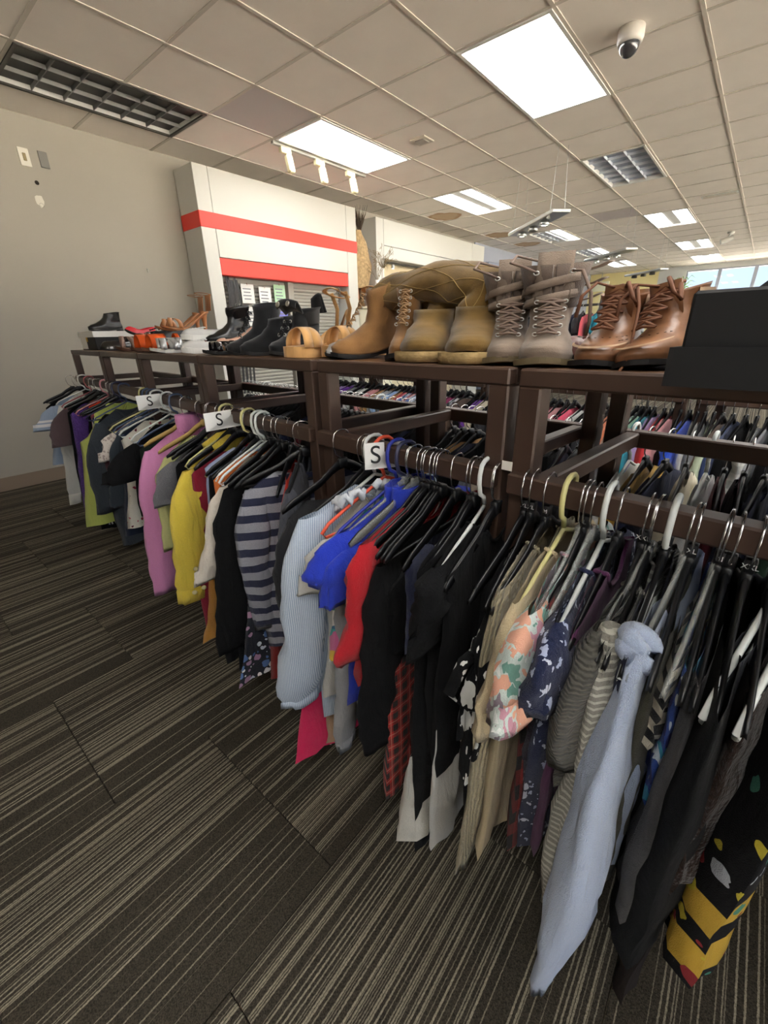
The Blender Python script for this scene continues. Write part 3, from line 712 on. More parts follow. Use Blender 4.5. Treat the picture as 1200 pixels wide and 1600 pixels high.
G('long_sleeve_shirt','top','maroon long-sleeved top before the white flowered blouse',F('maroon','4a1f2a'),'black',-2.542,-0.205,zh=-0.5,slv='L',sz=-0.506,sy=-0.056,nw=0.07)
G('long_sleeve_shirt','top','dark slate long-sleeved top beside the maroon one',F('slate','343c44'),'slate',-2.471,-0.205,zh=-0.5,slv='L',sz=-0.561,sy=-0.079,nw=0.07)
G('dress','dress','dark navy dress under the white flowered blouse',F('navydk','1b2438'),'slate',-2.404,-0.205,zh=-0.712,flare=0.076,nw=0.1,band=0)
G('blouse','shirt','white blouse with small red flowers',F('whiteflower','dcd8cc','floral',cols=['9a3048','c06070','6a2438'],scale=42,size=.3),'white',-2.349,-0.205,zh=-0.654,flare=0.063,nw=0.07)
G('tee_shirt','shirt','black tee with a wide pointed short sleeve',F('black','0d0d0f'),'white',-2.209,-0.205,zh=-0.543,flare=0.048,slv='S',sz=-0.35,sy=-0.085,r1=(0.034, 0.11),yaw=0.15,nw=0.07)
G('coat','coat','long dark green black coat left of the mauve turtleneck',F('greenblack','1d2620'),'slate',-2.097,-0.205,zh=-0.93,flare=0.084,nw=0.1,band=0)
G('turtleneck','sweater','mauve pink turtleneck with a ribbed collar',F('mauve','d48cbc',bump=.25),'wood',-1.979,-0.205,zh=-0.774,slv='L',sz=-0.874,sy=-0.072,turtle=1,cuff=0.05,r0=(0.03, 0.062),r1=(0.03, 0.058),nw=0.055,hl=0.21)
G('long_sleeve_shirt','top','pale yellow green long-sleeved top beside the mauve turtleneck',F('paleyellow','c8c98a'),'wood',-1.816,-0.205,zh=-0.5,slv='L',sz=-0.586,sy=-0.053,nw=0.07)
G('tee_shirt','shirt','grey heather tee with a black short sleeve edge',F('greyheather','55555a','heather',cols=['77777a']),'black',-1.721,-0.205,zh=-0.66,slv='S',sz=-0.359,sy=-0.051,nw=0.07)
G('dress','dress','black dress hidden behind the yellow jacket',F('black','0d0d0f'),'black',-1.714,-0.205,zh=-0.759,flare=0.041,yaw=0.201,nw=0.1,band=0)
G('shirt_jacket','jacket','bright yellow cotton jacket with buttoned cuffs',F('yellow','f0d650',bump=.55),'cream',-1.592,-0.205,zh=-0.593,slv='L',sz=-0.693,sy=-0.09,yaw=0.201,cuff=0.12,r0=(0.034, 0.07),r1=(0.036, 0.068),buttons=1,puff=0.12,hl=0.215,nw=0.06)
G('dress','dress','crimson dress right of the yellow jacket',F('crimson','8e1c34'),'black',-1.567,-0.205,zh=-0.86,flare=0.073,yaw=0.201,nw=0.1,band=0)
G('blouse','shirt','black blouse with tiny white flowers',F('blkflower','1a1818','floral',cols=['d8cfc0','b0a898'],scale=75,size=.3),'black',-1.635,-0.205,zh=-0.66,slv='S',sz=-0.44,sy=-0.061,yaw=0.201,hl=0.17,nw=0.1,band=0)
G('trousers','trousers','golden orange cotton trousers hanging below the yellow cuff',F('goldorange','c58a3a',bump=.6),'black',-1.507,-0.205,zh=-0.845,flare=0.111,yaw=0.201,t1=0.022,low=-0.45,nw=0.1,band=0)
G('blouse','shirt','pale lavender blue ribbed blouse on a cream hanger',F('lavblue','a9b4d6',bump=.5),'cream',-1.421,-0.15,zh=-0.5,slv='N',sz=-0.176,sy=-0.032,yaw=0.201,nw=0.07,hl=0.205)
G('dress','dress','long black dress between the lavender and orange tops',F('black','0d0d0f'),'black',-1.413,-0.181,zh=-0.913,flare=0.082,yaw=0.201,nw=0.1,band=0)
G('tee_shirt','shirt','orange tee with a wide neck',F('orange','e07c3c'),'white',-1.349,-0.173,zh=-0.55,slv='N',sz=-0.268,sy=-0.035,yaw=0.201,nw=0.07,hl=0.21)
G('sweater','sweater','cream sweater with raw-edged long sleeves',F('cream','d8cfc2',bump=.5),'white',-1.322,-0.205,zh=-0.62,slv='L',sz=-0.488,sy=-0.09,yaw=0.201,r0=(0.028, 0.058),r1=(0.034, 0.064),nw=0.07,hl=0.21)
G('knit_shirt','top','narrow red top between the cream and black sweaters',F('red','c8302c'),'black',-1.359,-0.201,zh=-0.45,slv='N',sz=-0.271,sy=-0.028,yaw=0.201,nw=0.07,hl=0.18)
G('sweater','sweater','long black sweater left of the grey and navy striped top',F('black3','0d0d0f',bump=.6),'black',-1.277,-0.199,zh=-0.844,flare=0.068,slv='L',sz=-0.752,sy=-0.09,yaw=0.201,r0=(0.028, 0.066),r1=(0.03, 0.062),nw=0.07,hl=0.21)
G('striped_shirt','top','grey and navy striped long-sleeved top facing the aisle',F('greynavy','9a9ca6','hstripe',cols=['2c3048'],period=.056,duty=.46,grain=.2),'bar',-1.09,-0.195,zh=-0.781,flare=0.0,slv='L',sz=-0.698,sy=-0.015,yaw=-0.42,far=False,nd=(0.09, 0.02),nw=0.09,t1=0.012,r0=(0.018, 0.05),r1=(0.018, 0.046),band=0)
G('skirt','skirt','black floral skirt showing its white and pink flowered hem',F('floralhem','20222c','floral',cols=['d8dde6','b08aa8','5a7ab0','e8e8e8'],scale=40,size=.5),'black',-1.225,-0.205,zh=-0.9,flare=0.12,yaw=0.1,hl=0.17,low=-0.4,nw=0.1,band=0)
G('leggings','trousers','dark red trousers hanging below the striped top',F('darkred','7c1f1c'),'black',-1.2,-0.205,zh=-0.92,flare=0.03,yaw=0.15,hl=0.15,low=-0.4,nw=0.1,band=0)
G('tank_shirt','top','red tank top with one strap showing at the rack post',F('redtank','d23a2c'),'black',-1.16,-0.162,zh=-0.45,straps=True,yaw=0.75,hl=0.15,nw=0.1,band=0)
G('jacket','jacket','slate grey fleece jacket at the right end of its rail',F('slatefleece','4a4c56',bump=.6),'black',-1.1,-0.157,zh=-0.511,slv='L',sz=-0.611,sy=-0.079,yaw=0.75,r0=(0.03, 0.064),r1=(0.03, 0.058),nw=0.06,hl=0.22)
G('long_sleeve_shirt','top','charcoal long-sleeved top behind the pale blue striped shirt',F('charcoal','26262a'),'black',-0.903,-0.205,zh=-0.5,slv='L',sz=-0.55,sy=-0.036,yaw=0.0,nw=0.13,nd=(0.05, 0.02),band=0)
G('dress','dress','hot pink dress reaching lowest beside the striped shirt',F('hotpink','d81e58'),'black',-0.805,-0.19,zh=-0.9,flare=0.06,yaw=0.0,t1=0.03,hl=0.25,wave=0.016,low=-0.45,nw=0.13,nd=(0.05, 0.02),band=0)
G('shirt','shirt','pale blue pinstriped shirt with ruffled collar and gathered cuffs',F('bluepin','c4cedb','vstripe',cols=['8fa2ba'],period=.0056,duty=.4),'white',-0.773,-0.153,zh=-0.753,flare=0.006,slv='L',sz=-0.662,sy=-0.069,yaw=0.0,r0=(0.036, 0.07),r1=(0.036, 0.056),cuff=0.1,puff=0.25,ruffle=1,hl=0.235,nw=0.055,t1=0.03,nd=(0.05, 0.02))
G('sweater','sweater','tan sweater with a brown motif on its low sleeve end',F('tan','a98a6c'),'black',-0.788,-0.205,zh=-0.88,slv='N',sz=-0.851,sy=-0.082,yaw=0.0,hl=0.2,r0=(0.026, 0.055),r1=(0.024, 0.044),low=-0.52,t1=0.022,nw=0.13,nd=(0.05, 0.02),band=0)
G('tunic','top','teal and purple painted tunic with a city print hem',F('tealprint','3c9c9c','floral',cols=['7a4c9c','e0b83c','e8e4e0','d06a9a','2c6a90'],scale=22,size=.62,warp=1.2),'blue',-0.693,-0.205,zh=-0.5,flare=0.015,yaw=0.0,t1=0.03,nw=0.06,hl=0.22,nd=(0.05, 0.02))
G('tee_shirt','shirt','light grey tee under the royal blue polo',F('ltgrey','b8b6b0'),'orange',-0.738,-0.205,zh=-0.66,slv='S',sz=-0.317,sy=-0.03,yaw=0.0,nw=0.07,nd=(0.05, 0.02))
G('polo_shirt','shirt','royal blue polo shirt with ribbed cuff, first of two',F('royal','2238b4'),'clear',-0.662,-0.16,zh=-0.641,flare=-0.018,slv='S',sz=-0.25,sy=-0.058,yaw=0.0,collar=1,r1=(0.028, 0.078),cuff=0.18,hl=0.21,nw=0.05,r0=(0.022, 0.07),nd=(0.05, 0.02))
G('polo_shirt','shirt','royal blue polo shirt with ribbed cuff, second and narrower',F('royal2','2036ac'),'black',-0.638,-0.185,zh=-0.6,slv='S',sz=-0.29,sy=-0.051,yaw=0.0,collar=1,r1=(0.022, 0.072),cuff=0.18,hl=0.205,nw=0.05,r0=(0.018, 0.066),nd=(0.05, 0.02))
G('long_sleeve_shirt','top','light grey long-sleeved top with narrow cuff hanging low',F('ltgrey2','8e8e90'),'navy',-0.663,-0.205,zh=-0.68,slv='L',sz=-0.78,sy=-0.054,yaw=0.0,r0=(0.022, 0.045),r1=(0.018, 0.034),cuff=0.08,nw=0.07,nd=(0.05, 0.02))
G('dress','dress','ivory grey dress behind the red puff-sleeved top',F('ivorygrey','b4aca0'),'clear',-0.634,-0.205,zh=-0.706,flare=0.011,yaw=0.0,nw=0.13,nd=(0.05, 0.02),band=0)
G('blouse','shirt','red blouse with a gathered puff sleeve',F('redpuff','b41c28'),'black',-0.592,-0.161,zh=-0.5,slv='L',sz=-0.426,sy=-0.03,yaw=0.018,puff=0.3,r0=(0.024, 0.055),r1=(0.026, 0.05),cuff=0.04,nw=0.07,hl=0.225,nd=(0.05, 0.02))
G('tee_shirt','shirt','patchwork tee of white, blue, orange, pink and yellow blocks',F('patchwork','e0dcd6','bands',cols=['e0dcd6','2c48b4','d8662c','e4e0dc','c83a86','e8e0dc','c83a86','e4cc3c','d84890'],at=[(-.22,-.1),(-.27,-.22),(-.33,-.27),(-.35,-.33),(-.37,-.35),(-.385,-.37),(-.405,-.385),(-.43,-.405),(-.49,-.43)]),'black',-0.604,-0.205,zh=-0.437,flare=-0.015,slv='S',sz=-0.31,sy=-0.03,yaw=0.0,r1=(0.022, 0.055),nw=0.06,r0=(0.018, 0.04),hl=0.19,nd=(0.05, 0.02))
G('dress','dress','red and white dress showing a thin strip beside the black trousers',F('redwhite','a8242c','vstripe',cols=['dcd8d4'],period=.05,duty=.3),'black',-0.586,-0.205,zh=-0.726,flare=-0.005,yaw=0.03,nw=0.13,nd=(0.05, 0.02),band=0)
G('trousers','trousers','black trousers over the red plaid garment',F('black4','0d0d0f'),'black',-0.569,-0.205,zh=-0.7,slv='L',sz=-0.674,sy=-0.03,yaw=0.068,far=False,r0=(0.026, 0.06),r1=(0.03, 0.06),nw=0.1,hl=0.21,nd=(0.05, 0.02),band=0)
G('plaid_shirt','shirt','red and black plaid shirt hem reaching below the black trousers',F('plaidred','b02420','plaid',cols=['1c1414','c07868'],period=.036),'black',-0.559,-0.205,zh=-0.86,flare=0.005,yaw=0.089,t1=0.026,low=-0.45,hl=0.21,nw=0.13,nd=(0.05, 0.02),band=0)
G('vest','top','black sleeveless vest on a glossy black hanger',F('black','0d0d0f'),'bar',-0.552,-0.205,zh=-0.409,flare=-0.005,yaw=0.104,straps=True,nw=0.13,nd=(0.05, 0.02),band=0)
G('trousers','trousers','crumpled white cotton trousers with a hem below the black coat',F('whitecotton','d4d2ca',bump=.9),'bar',-0.475,-0.15,zh=-0.87,flare=0.03,yaw=0.151,t1=0.05,low=-0.62,hl=0.235,nw=0.13,nd=(0.05, 0.02),band=0)
G('tee_shirt','shirt','navy tee with bound armhole',F('navytee','262c4c'),'bar',-0.514,-0.17,zh=-0.373,flare=-0.005,slv='N',sz=-0.226,sy=-0.03,yaw=0.151,nw=0.13,nd=(0.05, 0.02),band=0)
G('cardigan','sweater','long black cardigan coming to a point at the hem',F('black5','0d0d0f'),'black',-0.466,-0.15,zh=-0.86,flare=0.02,yaw=0.151,hemslant=0.08,t1=0.03,hl=0.225,nw=0.08,nd=(0.05, 0.02))
G('cardigan','sweater','black draped cardigan with folded lapel at the right end',F('black6','0d0d0f'),'white',-0.442,-0.15,zh=-0.673,flare=0.005,slv='L',sz=-0.297,sy=-0.03,yaw=0.151,r0=(0.026, 0.06),r1=(0.03, 0.056),nw=0.06,hl=0.21,nd=(0.05, 0.02))
G('coat','coat','black coat filling the right end of the middle rack',F('black7','0d0d0f'),'black',-0.416,-0.15,zh=-0.638,flare=0.03,yaw=0.151,t1=0.028,nw=0.06,hl=0.2,nd=(0.05, 0.02))
G('skirt','skirt','small white slip hem below the black coat',F('slipwhite','c8c6c0'),'black',-0.413,-0.15,zh=-0.88,flare=0.015,yaw=0.151,low=-0.5,hl=0.22,nw=0.13,nd=(0.05, 0.02),band=0)
G('dress','dress','black dress with bold white leaf print and a tied waist bow',F('bwleaf','0d0d0f','print',cols=['dcdcd8'],scale=30,size=.5,stretch=(1.2,1.2,.55),warp=1.6),'blacktab',-0.338,-0.15,zh=-0.549,flare=-0.01,yaw=0.181,straps=True,bow=1,far=False,hl=0.245,t1=0.03,nw=0.13,nd=(0.05, 0.02),band=0)
G('dress','dress','long plain black dress beside the leaf print dress',F('black8','0d0d0f'),'blacktab',-0.351,-0.167,zh=-0.811,flare=-0.01,yaw=0.1,hl=0.17,nw=0.09,nd=(0.05, 0.02),band=0)
G('sweater','sweater','beige sweater with ribbed shoulder and long hanging sleeve',F('beigeknit','a69c82','knit',wave=90,dir='X'),'blacktab',-0.309,-0.15,zh=-0.718,slv='L',sz=-0.818,sy=-0.03,yaw=0.1,r0=(0.016, 0.045),r1=(0.014, 0.036),nw=0.06,hl=0.205,nd=(0.05, 0.02))
G('tee_shirt','shirt','sand beige tee with a wide hemmed short sleeve',F('sand','b8a888'),'cream',-0.274,-0.15,zh=-0.72,slv='S',sz=-0.345,sy=-0.03,yaw=0.1,r0=(0.016, 0.058),r1=(0.018, 0.08),nw=0.06,hl=0.21,nd=(0.05, 0.02))
G('tee_shirt','shirt','pastel flowered tee in mint, peach and white',F('pastel','c4d0cc','floral',cols=['6f9c90','dca48c','e4e8e6','8a7c86','c08c9c'],scale=34,size=.7,warp=2.2,stretch=(1,1,.55)),'clear',-0.245,-0.15,zh=-0.328,flare=-0.01,slv='S',sz=-0.299,sy=-0.03,yaw=0.1,r0=(0.024, 0.062),r1=(0.032, 0.08),nw=0.06,hl=0.215,nd=(0.05, 0.02))
G('flannel_shirt','shirt','red and black buffalo plaid shirt hem beside the bird print dress',F('buffalo','8c1c1c','plaid',cols=['120c0c'],period=.07),'blacktab',-0.238,-0.15,zh=-0.702,flare=-0.01,yaw=0.1,nw=0.13,nd=(0.05, 0.02),band=0)
G('dress','dress','dark purple black dress behind the pastel flowered tee',F('purpleblack','241a2a'),'clear',-0.226,-0.15,zh=-0.439,flare=-0.01,yaw=0.1,nw=0.13,nd=(0.05, 0.02),band=0)
G('dress','dress','navy dress printed with white flying birds',F('birds','1c2342','print',cols=['c8cede','aab4d0'],scale=58,size=.36,stretch=(1,1,.75),warp=1.7),'white',-0.206,-0.15,zh=-0.684,flare=-0.01,slv='S',sz=-0.273,sy=-0.03,yaw=0.1,r0=(0.024, 0.055),r1=(0.026, 0.062),t1=0.03,nw=0.08,hl=0.21,nd=(0.05, 0.02))
G('long_dress','dress','plum purple dress with a gathered shoulder',F('plum','54244c'),'black',-0.185,-0.15,zh=-0.669,flare=-0.01,yaw=0.1,nw=0.07,hl=0.2,t1=0.02,nd=(0.05, 0.02))
G('cardigan','sweater','grey cable-knit cardigan between plum and striped garments',F('cable','57554f','knit',wave=45,dir='Z',dist=6),'clear',-0.135,-0.15,zh=-0.42,slv='S',sz=-0.36,sy=-0.03,yaw=-0.025,r0=(0.022, 0.045),r1=(0.026, 0.042),nw=0.08,hl=0.2,t1=0.022,nd=(0.05, 0.02))
G('dress','dress','black dress between the cable cardigan and striped top',F('black9','0d0d0f'),'blacktab',-0.147,-0.15,zh=-0.518,flare=-0.01,yaw=0.1,nw=0.13,nd=(0.05, 0.02),band=0)
G('striped_shirt','top','grey and white thin-striped top with a knotted shoulder',F('thinstripe','8a8880','hstripe',cols=['bcbab0'],period=.0115,duty=.38),'black',-0.136,-0.15,zh=-0.62,slv='L',sz=-0.662,sy=-0.03,yaw=0.1,r0=(0.02, 0.04),r1=(0.026, 0.042),knot=1,nw=0.07,hl=0.2,nd=(0.05, 0.02))
G('dress','dress','midnight navy dress right of the thin-striped top',F('midnight','1a1e2e'),'blacktab',-0.115,-0.15,zh=-0.665,flare=-0.01,yaw=0.1,nw=0.13,nd=(0.05, 0.02),band=0)
G('long_sleeve_shirt','top','dark navy long-sleeved top behind the pale blue fleece',F('darknavy','1e2440'),'white',-0.115,-0.15,zh=-0.62,slv='N',sz=-0.379,sy=-0.03,yaw=0.1,nw=0.09,hl=0.205,nd=(0.05, 0.02),band=0)
G('fleece_pullover','sweater','pale blue fleece pullover with a very long hanging sleeve',F('fleece','b4c4e2',bump=.7,sheen=.5,grain=.06),'clear',-0.088,-0.15,zh=-0.609,flare=-0.01,slv='L',sz=-0.885,sy=-0.06,r0=(0.02, 0.034),r1=(0.022, 0.034),knot=2,yaw=0.0,t1=0.035,belly=0.65,sxo=0.004,hl=0.215,nw=0.1,nd=(0.05, 0.02),band=0)
G('cardigan','sweater','olive grey cardigan hanging below the pale blue fleece',F('olivegrey','4a483c'),'blacktab',-0.082,-0.15,zh=-0.725,slv='L',sz=-0.825,sy=-0.03,yaw=0.1,hl=0.14,r1=(0.014, 0.03),nw=0.13,nd=(0.05, 0.02),band=0)
G('striped_shirt','top','black and cream striped top with broad bands',F('creamband','c4beac','hstripe',cols=['16161a'],period=.035,duty=.4),'clear',-0.05,-0.15,zh=-0.3,flare=-0.01,yaw=0.02,t1=0.015,hl=0.18,nw=0.09,nd=(0.05, 0.02),band=0)
G('tank_shirt','top','blue and white swirled tank top between black hangers',F('blueswirl','2c4c9c','floral',cols=['d8e4f0','3ca0c0','20246c'],scale=36,size=.6),'blacktab',-0.048,-0.15,zh=-0.4,flare=-0.01,yaw=0.1,t1=0.012,hl=0.18,nw=0.09,nd=(0.05, 0.02),band=0)
G('long_sleeve_shirt','top','charcoal brushed long-sleeved top next to the swirled tank',F('brushed','3c3a3c'),'blacktab',-0.036,-0.15,zh=-0.62,slv='N',sz=-0.268,sy=-0.03,yaw=0.1,r0=(0.018, 0.036),r1=(0.018, 0.036),nw=0.09,hl=0.19,t1=0.022,nd=(0.05, 0.02),band=0)
G('long_sleeve_shirt','top','navy ribbed top entering a white hanger near the frame edge',F('navyrib','161b2c',bump=.6),'white',0.02,-0.15,zh=-0.6,slv='N',sz=-0.207,sy=-0.03,yaw=-0.12,r0=(0.02, 0.04),r1=(0.02, 0.04),nw=0.09,hl=0.18,t1=0.022,nd=(0.05, 0.02),band=0)
G('coat','coat','large black coat in front of the brown dress at the near end',F('black10','0d0d0f'),'blacktab',-0.014,-0.15,zh=-0.711,flare=-0.01,yaw=0.1,t1=0.04,hl=0.235,nw=0.13,nd=(0.05, 0.02),band=0)
G('fuzzy_cardigan','sweater','dark brown fuzzy cardigan behind a white hanger end',F('fuzzybrown','281a14',bump=1,wsc=140,grain=.4),'white',0.05,-0.15,zh=-0.5,slv='N',sz=-0.248,sy=-0.03,yaw=-0.11,nw=0.09,hl=0.17,t1=0.022,nd=(0.05, 0.02),band=0)
G('dress','dress','dark brown dress with the lowest hem at the near end',F('darkbrown','1e1412'),'black',0.013,-0.15,zh=-0.93,flare=-0.01,yaw=0.1,hl=0.17,nw=0.13,nd=(0.05, 0.02),band=0)
G('dress','dress','black flowered dress crossed by two broad mustard bands',F('mustardband','0c0b0d','bands',cols=['c8a23c','c8a23c'],at=[(-.55,-.49),(-.65,-.59)],floral=True,fcols=['8c2c30','c8b83c','b8bcc4','4c8c78'],scale=24,size=.33),'black',0.05,-0.15,zh=-0.675,flare=-0.01,t1=0.04,yaw=0.2,far=False,nw=0.13,nd=(0.05, 0.02),band=0)
# ================================================================ clothes on the back rail and on the racks of the second row
def simple_garment(seed, slv, hl=.215, zs=-.155, zh=-.75):
    mb = MB(); R = garment_mesh(hl=hl, zs=zs, zh=zh, nw=.05, K=9, M=12, seed=seed, t1=.024, wave=.01, nd=(.03, .01)); mb.rings(R)
    if slv:
        for sg in (-1, 1): mb.rings(sleeve_rings(hl, zs, -.62 if slv == 'L' else -.34, -.01 * sg, sg, (.026, .056), (.028, .05) if slv == 'L' else (.03, .075), seed, N=8, K=7))
    o = mb.build('top', F('black', '0f0f11'), None, True); C.objects.unlink(o); return o.data
SG = [simple_garment(i, s, zh=z) for i, (s, z) in enumerate([('L', -.72), ('S', -.7), ('N', -.85), ('L', -.66), ('S', -.75), ('N', -.7)])]
PAL = {'black': ('0f0f11', 'black'), 'charcoal': ('2e2e33', 'charcoal'), 'navy': ('232a48', 'navy'), 'white': ('d8d8d6', 'white'), 'light grey': ('a8aab0', 'light grey'), 'lilac': ('b49cd2', 'lilac'), 'purple': ('6a3a9c', 'purple'),
       'pink': ('dc9aa0', 'dusty pink'), 'hot pink': ('ea5a7c', 'bright pink'), 'pale blue': ('9cbce8', 'pale blue'), 'tan': ('b48a5c', 'tan'), 'coral': ('d8606a', 'coral'), 'grey': ('85878c', 'grey'), 'magenta': ('8c2a5c', 'magenta'),
       'brown': ('5c4a40', 'brown'), 'cream': ('d6ccb4', 'cream'), 'mint': ('a4d0b4', 'mint'), 'teal': ('2c94a8', 'teal'), 'red': ('d03a40', 'red'), 'blue': ('2c50c0', 'royal blue'), 'pale green': ('cfdcc0', 'pale green'), 'denim': ('38466e', 'denim blue'),
       'orange': ('e08a60', 'peach orange'), 'sky': ('2c7cc8', 'bright blue'), 'gold': ('b08830', 'gold'), 'dark green': ('2c4436', 'dark green'), 'wine': ('5c1f2a', 'wine red')}
def PM(c): return F('bg_' + c.replace(' ', '_'), PAL[c][0])
PM_LAT = F('bg_lattice', 'd0d4d8', 'plaid', cols=['30343c'], period=.05); PM_BLOCK = F('bg_blueflower', 'd4dcec', 'floral', cols=['5a74b8', 'a8b8e0'], scale=30, size=.6)
PM_CHECK = F('bg_check', 'dcdcd8', 'plaid', cols=['a8aaa8'], period=.06)
def hang_simple(x, y, mtl, kind, seed, label, group, cat='top', z=RAILZ, hk='black', yaw=None, hgroup='black hangers on the racks behind', hlabel='black hanger with chrome hook on a rack behind the front rail', scale=1):
    rr = random.Random(seed); yw = rr.uniform(-.12, .12) if yaw is None else yaw
    o = bpy.data.objects.new('hanging_garment' if cat == 'top' else cat, SG[kind]); C.objects.link(o); o.location = (x, y, z); o.rotation_euler = (0, 0, yw + (math.pi if rr.random() < .5 else 0))
    o.material_slots[0].link = 'OBJECT'; o.material_slots[0].material = mtl; tag(o, label, cat, group)
    h = hanger(hk, x, y, z, yw, hlabel, hgroup)
    return o
rg = random.Random(5)
# back rail of the front row: mostly dark clothes, shoulders just visible behind the front rail
BYR = BY + T + .045 - .022
x = -2.45; i = 0
back = {-2.2: 'white', -1.9: 'grey', -1.62: 'wine', -1.3: 'white', -.83: 'tan', -.66: 'cream', -.72: 'grey', -.28: 'gold', -.22: 'cream', -.16: 'white', -.1: 'wine', -.02: 'dark green', .08: 'red', -.34: 'white'}
bused = set()
while x < .55:
    c = None
    for bx in back:
        if abs(bx - x) < .03 and bx not in bused: c = back[bx]; bused.add(bx)
    near_post = any(abs(x - u) < .035 for ab in UNITS for u in ab)
    if not near_post:
        c = c or rg.choice(['black', 'black', 'black', 'charcoal', 'navy'])
        lab = ('%s garment on the back rail of the front row, among black ones' % PAL[c][1]) if c not in ('black', 'charcoal', 'navy') else 'dark garment in the row of dark clothes on the back rail'
        hang_simple(x, BYR, PM(c), rg.randrange(6), 100 + i, lab, 'clothes on the back rail', hk='white' if c == 'white' else 'black', hlabel='white hanger on the back rail of the front row' if c == 'white' else 'black hanger with chrome hook on a rack behind the front rail')
        i += 1
    x += rg.uniform(.03, .048)
# second row of racks across the next aisle
R2 = 2.15
for k, (a, b) in enumerate([(-3.0, -2.3), (-2.28, -1.36), (-1.33, -.4), (-.37, .3), (.32, .99)]):
    rack(a, b, ['brown rack of the second row behind the black boot flap', 'brown rack of the second row seen through the middle frame', 'brown rack of the second row right of the middle frame gap', 'brown rack of the second row seen through the near frame', 'brown rack of the second row at its near end'][k], y=R2 - FY, group='brown racks of the second row')
ROW2 = [(-2.808, 'sky'), (-2.741, 'lilac'), (-2.599, 'lilac'), (-2.515, 'purple'), (-2.435, 'grey'), (-2.33, 'white'), (-2.23, 'pink'), (-2.16, 'tan'), (-2.104, 'light grey'), (-2.031, 'pale blue'), (-1.979, 'tan'), (-1.944, 'coral'), (-1.905, 'B'), (-1.861, 'pink'), (-1.818, 'B'), (-1.765, 'grey'), (-1.724, 'white'), (-1.664, 'black'), (-1.607, 'white'), (-1.569, 'magenta'), (-1.523, 'L'), (-1.478, 'brown'), (-1.413, 'black'), (-1.371, 'purple'), (-1.33, 'cream'), (-1.27, 'black'), (-1.231, 'charcoal'), (-1.194, 'navy'), (-1.138, 'lilac'), (-1.096, 'black'), (-1.058, 'wine'), (-1.01, 'charcoal'), (-0.965, 'wine'), (-0.933, 'pink'), (-0.895, 'black'), (-0.859, 'hot pink'), (-0.8, 'white'), (-0.766, 'black'), (-0.716, 'charcoal'), (-0.684, 'black'), (-0.66, 'orange'), (-0.622, 'white'), (-0.582, 'grey'), (-0.56, 'mint'), (-0.536, 'teal'), (-0.513, 'lilac'), (-0.474, 'red'), (-0.447, 'pink'), (-0.414, 'black'), (-0.383, 'blue'), (-0.354, 'white'), (-0.329, 'grey'), (-0.3, 'pale green'), (-0.271, 'brown'), (-0.239, 'denim'), (-0.199, 'black'), (-0.165, 'C'), (-0.133, 'light grey'), (-0.1, 'black'), (-0.03, 'navy'), (0.05, 'white'), (0.12, 'charcoal'), (0.2, 'navy'), (0.3, 'grey')]
lastx = None; nb = {}
for i, (x, c) in enumerate(ROW2):
    m, nm = (PM_BLOCK, 'blue flowered') if c == 'B' else (PM_LAT, 'black and white lattice') if c == 'L' else (PM_CHECK, 'white checked') if c == 'C' else (PM(c), PAL[c][1])
    where = 'seen through the far frame' if x < -2.72 else 'in the middle frame, left part' if x < -1.62 else 'in the middle frame, right part' if x < -1.1 else 'seen left of the near frame corner post' if x < -.7 else 'seen through the near frame'
    hang_simple(x, R2 + .0, m, rg.randrange(6), 300 + i, '%s garment of the second row %s' % (nm, where), 'clothes on the second row')
    if lastx is not None and x - lastx > .085:
        hang_simple((x + lastx) / 2, R2, PM(rg.choice(['black', 'charcoal', 'black'])), rg.randrange(6), 500 + i, 'dark garment between the coloured clothes of the second row', 'clothes on the second row')
    lastx = x
# far clothes rail beyond the boots
r = thing('garment_rail', 'dark metal garment rail far behind between the boots', 'rack', (0, 6.0, 0))
rx0, rx1, rz = -4.2, -1.5, 1.54
MB().tube([(rx0, 0, rz), (rx1, 0, rz)], .014, 8).build('rail', M_dark, r)
for sx in (rx0 + .02, rx1 - .02): MB().tube([(sx, 0, .03), (sx, 0, rz)], .016, 8).build('post', M_dark, r); MB().cham((sx, 0, .02), (.05, .5, .04), .008).build('foot', M_dark, r)
for i in range(26):
    c = rg.choice(['black', 'navy', 'charcoal', 'white', 'grey', 'black', 'coral', 'denim']); x = rx0 + .12 + i * .09
    if i in (20, 21): c = 'teal'
    hang_simple(x, 6.0, PM(c), rg.randrange(6), 700 + i, '%s garment on the far garment rail behind the boots' % PAL[c][1], 'clothes on the far garment rail', z=rz + .004)
# ================================================================ booths on the left wall, ceiling and wall fittings
KX = -4.66
def rbox(mb, X0, X1, Ya, Yb, Za, Zb): mb.cham(((X0 + X1) / 2, (Ya + Yb) / 2, (Za + Zb) / 2), (abs(X1 - X0), abs(Yb - Ya), abs(Zb - Za)), .004); return mb
